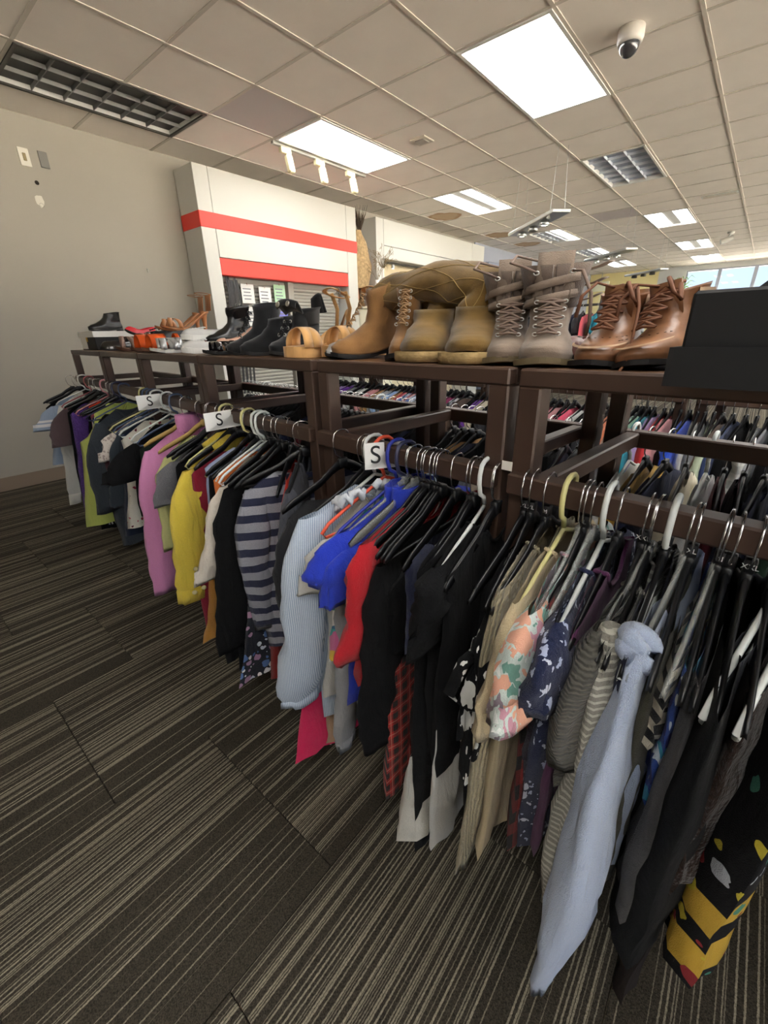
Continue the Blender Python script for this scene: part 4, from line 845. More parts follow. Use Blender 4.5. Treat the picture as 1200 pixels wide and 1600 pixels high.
# first booth: white box with two red bands and a shuttered opening
bo = room_thing('display_booth', 'white wall booth with two red stripes and a shuttered opening', 'booth', 0, 0, 0)
Ya, Yb, TOP = 2.74, 5.05, 2.83
rbox(MB(), XL + .01, KX, Ya, Ya + .16, 0, TOP).build('side_panel', M_white, bo)
rbox(MB(), XL + .01, KX, Yb - .19, Yb, 0, TOP).build('side_panel', M_white, bo)
rbox(MB(), XL + .01, KX, Ya + .163, Yb - .193, 2.045, TOP).build('header_panel', M_white, bo)
m = MB(); rbox(m, KX - .002, KX + .006, Ya - .004, Yb + .004, 2.30, 2.44); rbox(m, XL + .012, KX, Ya - .006, Ya + .01, 2.30, 2.44)
m.build('red_stripe', M_red, bo)
rbox(MB(), KX - .12, KX - .006, Ya + .163, Yb - .193, 1.88, 2.04).build('red_header', M_red, bo)
M_slat = mat('shutter_slat', (176, 174, 166), .5); M_jamb = mat('shutter_frame', (150, 146, 136), .5)
for (a, b) in ((2.93, 3.86), (3.95, 4.80)):
    pn = MB(); rbox(pn, KX - .2, KX - .17, a, b, 0, 1.88); p_ = pn.build('shutter', M_jamb, bo)
    sl = MB(); z = .3
    while z < 1.84:
        sl.box((KX - .155, (a + b) / 2, z), (.03, b - a - .05, .022), Matrix.Rotation(.5, 3, 'Y')); z += .042
    o = sl.build('slats', M_slat, p_); o['kind'] = 'stuff'
rbox(MB(), KX - .2, KX - .1, 3.86, 3.95, 0, 1.88).build('center_post', M_jamb, bo)
# belts hanging at the left of the opening and cards on hooks
for k in range(9):
    b = MB(); y = 2.97 + k * .017; q = random.Random(k)
    z0 = 1.86 + q.uniform(-.03, .02); l = q.uniform(.22, .34)
    b.tube([(KX - .05 + q.uniform(-.02, .03), y, z0), (KX - .03, y + .004, z0 - l * .5), (KX - .045, y - .006, z0 - l)], .012, 6, True, .35)
    o = room_place(b.build('belt', mat('belt_black', (26, 24, 26), .4)))
    buck = MB().tube([(KX - .04 + .016 * math.cos(a), y, z0 - l - .01 + .02 * math.sin(a)) for a in [i / 10 * 6.283 for i in range(11)]], .0035, 6).build('buckle', M_chrome, o)
    tag(o, 'black belt in the bunch hanging at the left of the shutter', 'belt', 'black belts by the shutter')
for k in range(5):
    b = MB(); y = 2.97 + k * .05
    b.tube([(KX - .06, y, 1.2), (KX - .05, y + .01, 1.0), (KX - .06, y - .01, .62)], .014, 6, True, .3)
    tag(room_place(b.build('strap', mat('belt_black', (26, 24, 26), .4))), 'black strap hanging low by the shutter, seen through the rack', 'belt', 'black straps low by the shutter')
M_card = mat('hang_card', (225, 225, 222), .6); M_print = mat('print_grey', (120, 122, 128), .7)
cards = [(3.26, 1.72, None), (3.5, 1.70, None), (3.26, 1.48, None), (3.5, 1.47, None), (3.72, 1.74, (170, 205, 170)), (3.73, 1.5, (120, 120, 200)), (3.28, 1.24, None), (3.52, 1.23, None)]
for k, (y, z, c) in enumerate(cards):
    o = room_thing('hanging_card', ('%s display card on the shutter, %s' % ('pale green' if c and c[1] > 150 else 'violet blue' if c else 'white printed', ['upper left', 'upper right', 'middle left', 'middle right', 'beside the post', 'lower beside the post', 'lowest left', 'lowest right'][k])), 'card', KX - .1, y, z)
    MB().cham((0, 0, 0), (.006, .17, .2), .001).build('card', mat('card_%d' % k, c, .6) if c else M_card, o)
    for j in range(4): MB().box((.0035, -.01, .05 - j * .035), (.001, .11 - .02 * (j % 2), .012)).build('print_line', M_print, o)
    MB().tube([(-.05, 0, .11), (.0, 0, .11), (.006, 0, .09)], .003, 6).build('hook', M_chrome, o)
o = room_thing('boxed_toy', 'pale blue picture box standing low before the shutter', 'box', KX - .02, 4.1, .62)
MB().cham((0, 0, .15), (.1, .22, .3), .004).build('carton', mat('carton_blue', (150, 190, 215), .5), o); MB().box((.0515, .0, .13), (.002, .16, .17)).build('picture', mat('carton_picture', (70, 90, 110), .5, noise=.6, nscale=14), o)
o = room_thing('display_counter', 'white counter under the shutter opening, mostly hidden by clothes', 'counter', KX + .12, 3.9, 0)
MB().cham((0, 0, .3), (.3, 1.9, .6), .01).build('body', M_white, o)
# second booth: white, plain, lit niche
bo = room_thing('display_booth', 'plain white wall booth with a lit niche and small spotlights', 'booth', 0, 0, 0)
Ya, Yb, TOP = 5.47, 8.75, 2.80
rbox(MB(), XL + .01, KX, Ya, Ya + .17, 0, TOP).build('side_panel', M_white, bo); rbox(MB(), XL + .01, KX, Yb - .48, Yb, 0, TOP).build('side_panel', M_white, bo)
rbox(MB(), XL + .01, KX, Ya + .173, Yb - .483, 2.47, TOP).build('header_panel', M_white, bo); rbox(MB(), XL + .01, KX, Ya + .173, Yb - .483, 2.30, 2.464).build('header_panel', M_white, bo)
rbox(MB(), XL + .01, XL + .04, Ya + .173, Yb - .483, 0, 2.3).build('back_panel', mat('niche_cream', (232, 218, 186), .7), bo)
rbox(MB(), KX - .12, KX - .08, Ya + .2, Yb - .5, 2.262, 2.29).build('lamp_rail', M_dark, bo)
for y in (5.98, 8.0):
    o = room_thing('niche_spotlight', 'small lit spotlight in the white booth niche, ' + ('left one' if y < 6 else 'right one'), 'light', KX - .1, y, 2.225)
    MB().lathe([(.001, .034), (.024, .03), (.028, -.02), (.024, -.022)], 12).build('housing', M_steel, o); MB().lathe([(.0005, -.018), (.022, -.02), (.0005, -.024)], 12).build('bulb', lampmat('bulb_warm', 60, (1, .86, .62)), o)
o = room_thing('framed_picture', 'white picture in a thin dark frame in the booth niche', 'picture', XL + .05, 7.95, 1.95)
MB().cham((0, 0, 0), (.02, .62, .5), .004).build('frame', M_dark, o); MB().box((.011, 0, 0), (.004, .56, .44)).build('sheet', mat('picture_white', (235, 238, 240), .5), o)
# gap between the booths: patterned panel, white cabinet, white vases with dried plants
M_brick = mat('panel_terracotta', (196, 128, 96), .8, noise=.35, nscale=26)
o = room_thing('terracotta_panel', 'mottled terracotta panel standing between the two white booths', 'panel', XL + .06, 5.26, 0)
MB().cham((0, 0, 1.2), (.04, .4, 2.4), .006).build('board', M_brick, o)
o = room_thing('white_cabinet', 'cream cabinet with small glass panes between the two booths', 'cabinet', -4.58, 5.28, 0)
M_cab = mat('cabinet_cream', (232, 228, 206), .5)
MB().cham((0, 0, .8), (.34, .42, 1.6), .008).build('body', M_cab, o); MB().cham((0, 0, 1.615), (.4, .46, .03), .006).build('top', M_cab, o)
for k in range(6):
    MB().cham((.172, -.12 + .12 * (k % 3), 1.53 - .075 * (k // 3)), (.004, .1, .06), .001).build('pane', mat('pane_dark', (60, 66, 60), .15), o)
MB().cham((.173, .02, 1.28), (.006, .34, .26), .003).build('door', mat('door_pale_blue', (176, 206, 236), .3), o)
for (y, r_, h, lb) in ((5.24, .05, .34, 'tall white bottle vase before the terracotta panel'), (5.37, .03, .5, 'slim white vase with dried grass beside the white booth')):
    o = room_thing('vase', lb, 'vase', -4.46, y, 1.63)
    MB().lathe([(.001, 0), (r_, .002), (r_, h * .25), (r_ * .8, h * .7), (r_ * .5, h * .9), (r_ * .55, h), (r_ * .45, h), (r_ * .4, h * .85)], 16).build('body', mat('vase_white', (232, 230, 224), .35), o, True)
    rr = random.Random(int(y * 100)); st = MB(); le = MB()
    for k in range(26 if h > .4 else 10):
        a = rr.uniform(0, 6.28); s = rr.uniform(.08, .22); hh = h + rr.uniform(.12, .3)
        P = [(0, 0, h - .02), (s * .4 * math.cos(a), s * .4 * math.sin(a), (h + hh) / 2), (s * math.cos(a), s * math.sin(a), hh + rr.uniform(-.06, .02))]
        st.tube(P, [.0025, .002, .001], 4)
        for q in range(5): 
            f = .5 + q * .1; p = Vector(P[1]).lerp(Vector(P[2]), f); le.tube([p, p + Vector((rr.uniform(-.03, .03), rr.uniform(-.03, .03), rr.uniform(-.05, .0)))], [.003, .0008], 4)
    st.build('stems', mat('dried_stem', (120, 104, 76), .9), o); q = le.build('dried_leaves', mat('dried_leaf', (136, 118, 84), .9), o); q['kind'] = 'stuff'
# dried palm standing on the cabinet up to the ceiling
o = room_thing('dried_palm', 'tall dried palm sheath with ragged top between the two booths', 'plant', -4.72, 5.2, 1.63)
R = []
for k in range(16):
    f = k / 15; r_ = .12 + .05 * math.sin(f * 3.1) - .08 * f * f
    R.append([(r_ * .7 * math.cos(a) + .01 * math.sin(9 * a + k), -.02 + r_ * math.sin(a) * (1 + .1 * math.sin(3 * a + k)) + .03 * math.sin(f * 4), .25 + f * .72) for a in (2 * math.pi * j / 14 for j in range(14))])
MB().rings(R, True, True, True).build('sheath', mat('palm_sheath', (178, 152, 112), .9, noise=.3, nscale=30, bump=.8, bscale=60), o, True)
MB().lathe([(.001, 0), (.05, .0), (.03, .12), (.045, .28), (.001, .28)], 12, (0, -.02, 0)).build('base', mat('palm_base', (120, 90, 60), .9), o, True)
rr = random.Random(9); fr = MB()
for k in range(46):
    a = rr.uniform(0, 6.28); s = rr.uniform(.03, .14); z0 = .92
    fr.tube([(0, -.02, z0), (s * .5 * math.cos(a), -.02 + s * .5 * math.sin(a), z0 + .16), (s * math.cos(a), -.02 + s * math.sin(a), z0 + rr.uniform(.22, .36))], [.008, .006, .002], 5, True, .4)
q = fr.build('ragged_fronds', mat('palm_frond', (74, 62, 50), .95), o); q['kind'] = 'stuff'

# wall plates and old fixing holes on the left wall
def plate(Y, Z, w, h, m, lab, slot=None):
    o = room_thing('wall_plate', lab, 'wall plate', XL + .001, Y, Z)
    MB().cham((.005, 0, 0), (.01, w, h), .003).build('plate', m, o)
    if slot: MB().cham((.012, 0, 0), (.008, w * .3, h * .42), .002).build('toggle', slot, o)
plate(1.47, 2.655, .075, .125, mat('plate_white', (226, 222, 210), .5), 'white wall plate with a beige toggle high on the grey wall', mat('toggle_beige', (150, 134, 96), .5))
plate(1.605, 2.665, .065, .115, mat('plate_grey', (122, 120, 116), .6), 'grey blank plate painted over on the left wall')
for (Y, Z, big) in ((1.51, 2.49, 0), (1.5, 2.33, 1)):
    o = room_thing('wall_hole', 'dark fixing hole in the left wall ' + ('with a chipped white patch' if big else 'below the wall plates'), 'hole', XL + .001, Y, Z)
    MB().lathe([(.0005, .001), (.013, .001), (.016, .002), (.011, .0005), (.0005, .0005)], 14, axis=(1, 0, 0)).build('rim', mat('hole_dark', (40, 34, 28), .9), o)
    if big:
        rr = random.Random(4); pl = []
        for k in range(14):
            a = k / 14 * 6.283; q = rr.uniform(.028, .05); pl.append((q * math.cos(a) * .8, q * math.sin(a) * 1.3 + .03))
        MB().prism(pl, .0015, Matrix(((0, 0, 1, .0001), (1, 0, 0, 0), (0, 1, 0, 0), (0, 0, 0, 1)))).build('chipped_patch', mat('plaster_white', (214, 210, 200), .9), o)
o = room_thing('wall_hook', 'tiny white hook alone on the left wall near the red booth', 'hook', XL, 2.28, 1.9)
MB().tube([(0, 0, .02), (.012, 0, .012), (.02, 0, -.004), (.012, 0, -.014)], .004, 6).build('hook', M_white, o)

# track with three spotlights
tr = room_thing('track_light', 'cream ceiling track with three spotlight heads beside the lit panel', 'light', -3.98, 3.85, ZC)
M_tr = mat('track_cream', (226, 218, 178), .5)
MB().cham((0, 0, -.014), (.04, 1.3, .028), .004).build('track', mat('track_grey', (170, 168, 160), .5), tr)
for y in (-.5, -.06, .4):
    h = MB(); h.cham((0, y, -.05), (.05, .12, .045), .006); hd = h.build('adapter', M_tr, tr)
    MB().cham((.02, y + .03, -.15), (.06, .07, .15), .012, Matrix.Rotation(-.25, 3, 'Y')).build('spot_head', M_tr, hd); MB().tube([(0, y + .03, -.06), (.01, y + .03, -.1)], .012, 8).build('stem', M_tr, hd)
# hanging spotlight bars on wires
def bar(X, Y, Z, rz, L, label, lit):
    o = room_thing('hanging_spotlight_bar', label, 'light', X, Y, Z); o.rotation_euler = (0, 0, YAW + rz)
    MB().cham((0, 0, 0), (L, .2, .035), .006).build('tray', M_steel, o)
    for sx in (-1, 1):
        for sy in (-1, 1): MB().tube([(sx * L * .42, sy * .08, .0), (sx * L * .40, sy * .05, ZC - Z)], .0018, 5).build('wire', M_steel, o)
    for k, fx in enumerate((-.28, -.02, .22)):
        hs = MB().lathe([(.001, .0), (.05, -.004), (.056, -.05), (.048, -.052), (.046, -.02), (.001, -.015)], 14, (fx * L, -.02, -.02)).build('lamp_housing', M_dark if not lit else M_steel, o, True)
        if lit and k != 1: MB().lathe([(.0005, -.036), (.042, -.04), (.0005, -.048)], 12, (fx * L, -.02, -.02)).build('bulb', lampmat('bulb_bar', 40, (1, .9, .76)), hs)
bar(-2.32, 5.55, 2.38, -.75, 1.15, 'nearest hanging spotlight bar with two glowing lamps above the grey boots', 1)
bar(-2.3, 8.6, 2.38, -.75, 1.15, 'second hanging spotlight bar, halfway to the windows', 1)
bar(-2.35, 11.8, 2.38, -.75, 1.15, 'farthest hanging spotlight bar, unlit, before the window wall', 0)
# security cameras, smoke detector, vents
o = room_thing('dome_camera', 'white dome security camera with tinted lens on the ceiling', 'camera', -1.07, 3.72, ZC)
MB().lathe([(.001, 0), (.075, 0), (.075, -.05), (.068, -.075), (.06, -.075)], 24).build('base', mat('camera_white', (214, 210, 204), .4), o, True)
MB().lathe([(.058, -.07)] + [(.058 * math.cos(a), -.075 - .062 * math.sin(a)) for a in [i / 8 * 1.5 for i in range(9)]], 24).build('dome', mat('dome_tinted', (62, 62, 66), .06, spec=1), o, True)
o = room_thing('bullet_camera', 'small white security camera far along the ceiling', 'camera', -.99, 11.8, ZC)
MB().lathe([(.001, 0), (.06, 0), (.055, -.03), (.001, -.03)], 14).build('base', M_white, o, True); MB().tube([(0, 0, -.03), (-.02, 0, -.1)], .02, 8).build('arm', M_white, o); MB().tube([(.05, .02, -.1), (-.13, -.05, -.16)], .05, 12).build('body', M_white, o)
o = room_thing('speaker_grille', 'square ceiling sensor plate between the two nearest ceiling lights', 'vent', -2.95, 4.17, ZC)
MB().cham((0, 0, -.006), (.17, .17, .012), .004).build('plate', M_bar, o); MB().cham((0, 0, -.014), (.1, .1, .008), .003).build('cover', mat('vent_grey', (170, 164, 156), .6), o)
o = room_thing('ceiling_vent', 'long pale ceiling vent strip near the window side', 'vent', -.95, 8.5, ZC)
MB().cham((0, 0, -.006), (.42, .14, .012), .004).build('frame', M_white, o)
for k in range(4): MB().cham((0, -.045 + k * .03, -.014), (.38, .008, .008), .002).build('slat', M_bar, o)
o = room_thing('exit_sign', 'pale hanging sign box on a cord before the cream wall', 'sign', -4.54, 16.6, 2.55)
MB().cham((0, 0, 0), (.5, .08, .28), .01).build('box', mat('sign_pale', (216, 216, 190), .5), o); MB().tube([(0, 0, .13), (0, 0, ZC - 2.55)], .012, 6).build('stem', M_steel, o); MB().tube([(.05, 0, -.13), (.02, .0, -.4), (-.05, 0, -.55)], .006, 5).build('cord', M_steel, o)
# plant on the far sill
o = room_thing('potted_palm', 'green leafy plant in a small dark pot on the window sill', 'plant', -2.38, 16.87, 1.925)
MB().lathe([(.001, 0), (.08, 0), (.11, .16), (.1, .16), (.001, .14)], 16).build('pot', mat('pot_brown', (74, 60, 52), .6), o, True)
rr = random.Random(3); lf = mat('leaf_green', (108, 158, 62), .6)
for k in range(24):
    a = rr.uniform(0, 6.28); s = rr.uniform(.14, .42); h = rr.uniform(.3, .62)
    ax = Vector((math.cos(a), math.sin(a) * .35, 0)); mb = MB()
    P = [Vector((0, 0, .14)), ax * s * .35 + Vector((0, 0, .14 + h * .7)), ax * s * .8 + Vector((0, 0, .14 + h)), ax * s * 1.1 + Vector((0, 0, .14 + h * .88))]
    mb.tube(P, [.008, .05, .04, .004], 5, True, .15); mb.build('frond', lf, o, True)
o = room_thing('storage_box', 'pale box with dark items on the far window sill', 'box', -1.75, 16.86, 1.925); MB().cham((0, 0, .05), (.4, .2, .1), .01).build('body', mat('box_taupe', (120, 110, 106), .7), o)
for k, (x, y, lb) in enumerate([(-.86, .56, 'tiny yellow white scrap on the carpet below the hot pink hem'), (-1.42, .62, 'tiny white scrap on the carpet below the striped shirt')]):
    o = thing('paper_scrap', lb, 'scrap', (x, y, .0012)); o.rotation_euler = (0, 0, k + .6)
    MB().prism([(-.007, -.004), (.006, -.005), (.008, .002), (0, .006), (-.006, .003)], .002).build('scrap', mat('scrap', (226, 222, 190), .8), o)
# ================================================================ shoes on the rack tops (local frame: heel at 0, toe along +x, up z)
OUT = [(0, .004), (.02, .016), (.06, .025), (.12, .030), (.3, .029), (.45, .032), (.6, .041), (.72, .0455), (.82, .044), (.9, .036), (.96, .023), (.99, .010), (1, .003)]
SS = .84
def hw(t):
    for (a, b), (c, d) in zip(OUT, OUT[1:]):
        if t <= c: return b + (d - b) * (t - a) / (c - a)
    return .003
def outline(L, W, n=22, grow=0, pointed=0):
    W = W / .091; P = []
    for i in range(n + 1):
        t = .5 - .5 * math.cos(math.pi * i / n); w = hw(t) * W * (1 - pointed * max(0, t - .6) * 1.2); P.append((t * (L + 2 * grow) - grow, w + grow))
    return P + [(x, -w) for x, w in P[::-1]]
def sm(t): t = max(0, min(1, t)); return t * t * (3 - 2 * t)
def lift(x, L, H, toe=.012): return H * (1 - sm(x / (L * .62))) + toe * max(0, (x / L - .75) / .25) ** 2
def sole(L, W, H=0, th=.012, plat=0, heel=None, grow=.002, pointed=0, toe=.01, block=.028):
    """heel: None, 'wedge' (filled), 'block', 'stiletto'"""
    mb = MB(); P = outline(L, W, grow=grow, pointed=pointed); R = []
    def zb(x):
        if heel == 'wedge': return max(0, lift(x, L, 0, toe))
        return lift(x, L, H, toe)
    for f in (0, .5, 1):
        R.append([(x, y * (1.0 if f else .985), zb(x) + (lift(x, L, H, toe) + plat + th - zb(x)) * f) for x, y in P])
    mb.rings(R, True, True, True)
    if heel in ('block', 'stiletto') and H > .01:
        Rr = []
        for f in (0, .5, 1):
            s = 1 if heel == 'block' else .38 + .62 * f * f
            b = block if heel == 'block' else .02
            Rr.append([(.026 - b * .1 + b * s * math.cos(a) - (0 if heel == 'block' else .01 * (1 - f)), b * s * .95 * math.sin(a), (H + .004) * f) for a in (2 * math.pi * k / 14 for k in range(14))])
        mb.rings(Rr, True, True, True)
    return mb
def boot_upper(L, W, prof, z0=0, H=0, n=26, seed=0, wrinkle=.0015):
    """prof rows: (z, x heel, x toe, half width); rings stacked upwards, last ring turned inside"""
    mb = MB(); R = []; rr = random.Random(seed)
    full = []
    for (a, b) in zip(prof, prof[1:]):
        for k in range(3): full.append([a[q] + (b[q] - a[q]) * k / 3 for q in range(4)])
    full.append(list(prof[-1]))
    for z, xh, xt, w in full:
        row = []; c = (xh + xt) / 2; rx = (xt - xh) / 2; long = max(0, min(1, (rx / w - 1.2) / 1.4))
        for k in range(n):
            a = 2 * math.pi * k / n; ca, sa = math.cos(a), math.sin(a)
            y = w * (abs(sa) ** .9) * (1 if sa > 0 else -1) * (1 - .2 * long * (.5 - .5 * ca) + .05 * long * ca)
            x = c + rx * ca
            nn = mnoise.noise(Vector((x * 22 + seed, y * 22, z * 26))) * wrinkle * 2.5
            row.append((x + nn * ca, y + nn * sa, z0 + z + lift(x, L, H, .008)))
        R.append(row)
    t = R[-1]; cx = sum(p[0] for p in t) / n; cy = sum(p[1] for p in t) / n
    R.append([(cx + (p[0] - cx) * .9, cy + (p[1] - cy) * .9, p[2] - .001) for p in t]); R.append([(cx + (p[0] - cx) * .82, cy + (p[1] - cy) * .82, p[2] - .06) for p in t])
    mb.rings(R, True, True, True); return mb
def low_upper(L, W, h=.05, toe_h=.045, op=(.05, .62), z0=.012, H=0, n=20, pointed=0, insole=.004):
    """low shoe: sides with an opening between op[0]..op[1] of the length and a vamp in front"""
    mb = MB(); R = []; N = 26
    for i in range(N + 1):
        t = .5 - .5 * math.cos(math.pi * i / N); x = t * L; w = hw(t) * W / .091 * (1 - pointed * max(0, t - .6) * 1.2); zb = z0 + lift(x, L, H, .008)
        o = sm((t - op[0] + .04) / .04) * (1 - sm((t - op[1]) / .06)); side = h + (toe_h - h) * sm((t - .3) / .5); side *= max(.15, (1 - max(0, (t - .8) / .2) ** 2.4)) ** .8
        row = []
        for k in range(n + 1):
            v = -1 + 2 * k / n; av = abs(v)
            arch = side * (1 - (av ** 2.6)) ** .62
            z = arch
            if o > 0 and av < .72: z = arch * (1 - o) + (insole + (side * .86 - insole) * sm((av - .52) / .2)) * o
            row.append((x, v * w * (1.03 if av > .6 else 1), zb + max(0, z)))
        R.append(row)
    mb.rings(R, False); return mb
def band_strap(P, w, th=.0022, name=None):
    """flat strap along a path, width w across x"""
    mb = MB(); mb.tube(P, w / 2, 8, True, .16); return mb
def arch_strap(x, L, W, h, w, z0, H=0, skew=0, extra=.003):
    hwx = hw(min(.98, x / L)) * W / .091 + extra; P = []
    for k in range(13):
        a = math.pi * k / 12; xx = x + skew * math.cos(a); P.append((xx, hwx * math.cos(a), z0 + lift(xx, L, H) + h * math.sin(a) ** .8))
    mb = MB(); R = []
    for i, p in enumerate(P):
        a = math.pi * i / 12; nrm = Vector((0, math.cos(a), math.sin(a))); q = Vector(p)
        R.append([q + Vector((-w / 2, 0, 0)), q + Vector((w / 2, 0, 0)), q + Vector((w / 2, 0, 0)) + nrm * .0025, q + Vector((-w / 2, 0, 0)) + nrm * .0025])
    mb.rings(R, True, True, True); return mb
def laces(r, m, pts_l, pts_r, rad=.0022, bulge=.006, metal=None, eye=.004, tails=(), name='lace'):
    mb = MB()
    for i in range(len(pts_l)):
        a, b = Vector(pts_l[i]), Vector(pts_r[i]); mid = (a + b) / 2 + Vector((bulge, 0, bulge * .7)); mb.tube([a, a.lerp(mid, .6), mid, b.lerp(mid, .6), b], rad, 6)
        if i + 1 < len(pts_l):
            for p, q in ((a, Vector(pts_r[i + 1])), (b, Vector(pts_l[i + 1]))):
                mm = (p + q) / 2 + Vector((bulge * 1.3, 0, bulge)); mb.tube([p, p.lerp(mm, .6), mm, q.lerp(mm, .6), q], rad, 6)
    for t in tails: mb.tube(t, rad, 6)
    mb.build(name, m, r, True)
    if metal:
        for p in list(pts_l) + list(pts_r):
            e = MB(); p = Vector(p); q = [p + Vector((.0015, eye * math.cos(a), eye * math.sin(a))) for a in [i / 10 * 6.283 for i in range(11)]]
            e.tube(q, eye * .32, 6).build('eyelet', metal, r, True)
def shoe(name, label, x, yh, deg=-90, group=None, z=SHZ, cat='shoe', rx=0, ry=0, sc=None):
    r = thing(name, label, cat, (x, yh - .262 * (1 - SS) + .012, z), 0, group); r.rotation_euler = (math.radians(rx), math.radians(ry), math.radians(deg)); r.scale = sc or (SS, SS, SS); return r
def suede(n, c, bump=.5, **k): return mat('suede_' + n, c, .85, noise=.22, nscale=16, bump=bump, bscale=420, spec=.2, sheen=.25)
def leather(n, c, rough=.32, noise=.12, coat=0): return mat('leather_' + n, c, rough, noise=noise, nscale=22, bump=.12, bscale=160, coat=coat)
M_outsole = mat('outsole_black', (24, 23, 24), .6); M_tan_sole = mat('outsole_tan', (150, 116, 74), .6); M_insole = mat('insole_tan', (186, 142, 96), .6)

# ---- near rack: tan brogue lace-up boots
M_brg = leather('brogue', (134, 92, 62), .4, .35); M_brg2 = leather('brogue_light', (166, 136, 106), .45, .4); M_lace_br = mat('lace_brown', (112, 70, 46), .8)
def brogue(x, yh, deg, label, rz=0, hang=False):
    r = shoe('lace_up_boot', label, x, yh, deg, 'tan lace-up boots', sc=(SS, SS * 1.2, SS * .8)); r.rotation_euler[0] = math.radians(rz); L, W = .262, .098
    sole(L, W, .026, .012, heel='block', block=.03).build('sole', M_outsole, r)
    pr = [(.012, .0, .262, .047), (.026, -.002, .265, .049), (.04, -.001, .259, .047), (.052, 0, .244, .044), (.063, .002, .22, .041), (.075, .005, .19, .038), (.10, .010, .150, .034), (.125, .012, .132, .033), (.15, .010, .128, .037), (.168, .006, .13, .042)]
    boot_upper(L, W, pr, 0, .024, seed=int(abs(x) * 100)).build('upper', M_brg, r, True)
    # toe cap, wing seam and light ankle panel
    cap = [(z, max(.17, a), b + .0015, w + .001) for z, a, b, w in pr[:4]]
    MB().rings([[(.205 + .062 * math.cos(a) * (1 if abs(a) < 1.6 else .0) - .0, .043 * math.sin(a), .06 + lift(.2, L, .024) - .012 * math.cos(a)) for a in [(-1.57 + 3.14 * k / 12) for k in range(13)]], [(.2 + .062 * math.cos(a) - .004, .042 * math.sin(a), .064 + lift(.2, L, .024) - .012 * math.cos(a)) for a in [(-1.57 + 3.14 * k / 12) for k in range(13)]]], False).build('wing_seam', M_brg2, r, True)
    dots = MB()
    for k in range(11):
        a = -1.4 + 2.8 * k / 10; dots.lathe([(.0003, .0012), (.0018, .0008), (.0018, 0)], 6, (.192 + .05 * math.cos(a), .0385 * math.sin(a), .0705 + .004 * (1 - math.cos(a))))
    o = dots.build('perforations', mat('perforation', (40, 26, 18), .9), r); o['kind'] = 'stuff'
    for s in (-1, 1):
        P = [(.035, s * .0375, .07), (.09, s * .0375, .075), (.105, s * .036, .11), (.095, s * .037, .15), (.04, s * .041, .15)]
        MB().add([Vector(p) + Vector((0, s * .001, .022)) for p in P], [(0, 1, 2, 3, 4)]).build('ankle_panel', M_brg2, r)
    MB().rings([[(.118 + .012 * f, y, .11 + .085 * f) for y in (-.024, -.012, 0, .012, .024)] for f in (0, .5, 1)], False).build('tongue', M_brg, r, True, solid=.004)
    pl = [(.205 - k * .0165 - (.012 if k > 3 else 0), -.017 - .001 * k, .078 + k * .02 + .012) for k in range(6)]; pr_ = [(a, -b, c) for a, b, c in pl]
    tails = [[(.13, -.01, .19), (.165, -.03, .2), (.19, -.045, .17), (.2, -.048, .12)], [(.13, .01, .19), (.17, .02, .195), (.19, .034, .16), (.18, .042, .14), (.15, .03, .18)]]
    laces(r, M_lace_br, pl, pr_, .0034, .007, None, tails=tails)
    if hang:
        q = MB().tube([(.15, .03, .19), (.19, .046, .14), (.215, .05, .06), (.245, .052, .012), (.268, .052, .004), (.279, .05, -.012), (.282, .054, -.05)], .0026, 6); q.build('loose_lace', M_lace_br, r, True)
    return r
brogue(-.308, 1.012, -86, 'tan brogue lace-up boot with its toe toward the grey boots', hang=True)
brogue(-.19, 1.01, -101, 'tan brogue lace-up boot tilted on its sole beside the black box', rz=10)
# mauve flat behind
r = shoe('flat_shoe', 'dark mauve flat shoe behind the tan and grey boots', -.43, 1.12, -80); sole(.24, .085, .01, .008).build('sole', M_outsole, r); low_upper(.24, .085, .055, .045, z0=.012).build('upper', leather('mauve', (112, 78, 72), .4), r, True)
# black boxes at the near end
M_box = mat('box_black', (11, 11, 13), .7, noise=.2, nscale=40, bump=.1, bscale=90)
b = thing('shoe_box', 'large black shoebox standing in its lid at the near end of the shelf', 'box', (.06, .735, SHZ + .001))
MB().cham((0, 0, .05), (.37, .32, .088), .003).build('body', M_box, b)
o = MB()
for s in (-1, 1): o.box((s * .1905, 0, .02), (.004, .346, .04)); o.box((0, s * .1705, .02), (.385, .004, .04))
o.box((0, 0, .002), (.38, .34, .004)); o.build('lid', M_box, b)
b = thing('shoe_box', 'second black box tilted up behind the large black shoebox', 'box', (.06, .98, SHZ + .09)); b.rotation_euler = (0, -.75, .1)
MB().cham((0, 0, .07), (.24, .16, .1), .004).build('body', M_box, b); MB().cham((0, 0, .125), (.248, .168, .03), .003).build('lid', M_box, b)
r = shoe('flat_shoe', 'black shoe half hidden between tan boots and black box', -.13, 1.16, -95); sole(.25, .09, .02, .01, heel='block').build('sole', M_outsole, r); low_upper(.25, .09, .06, .05, z0=.012, H=.02).build('upper', leather('black', (24, 23, 25), .4), r, True)

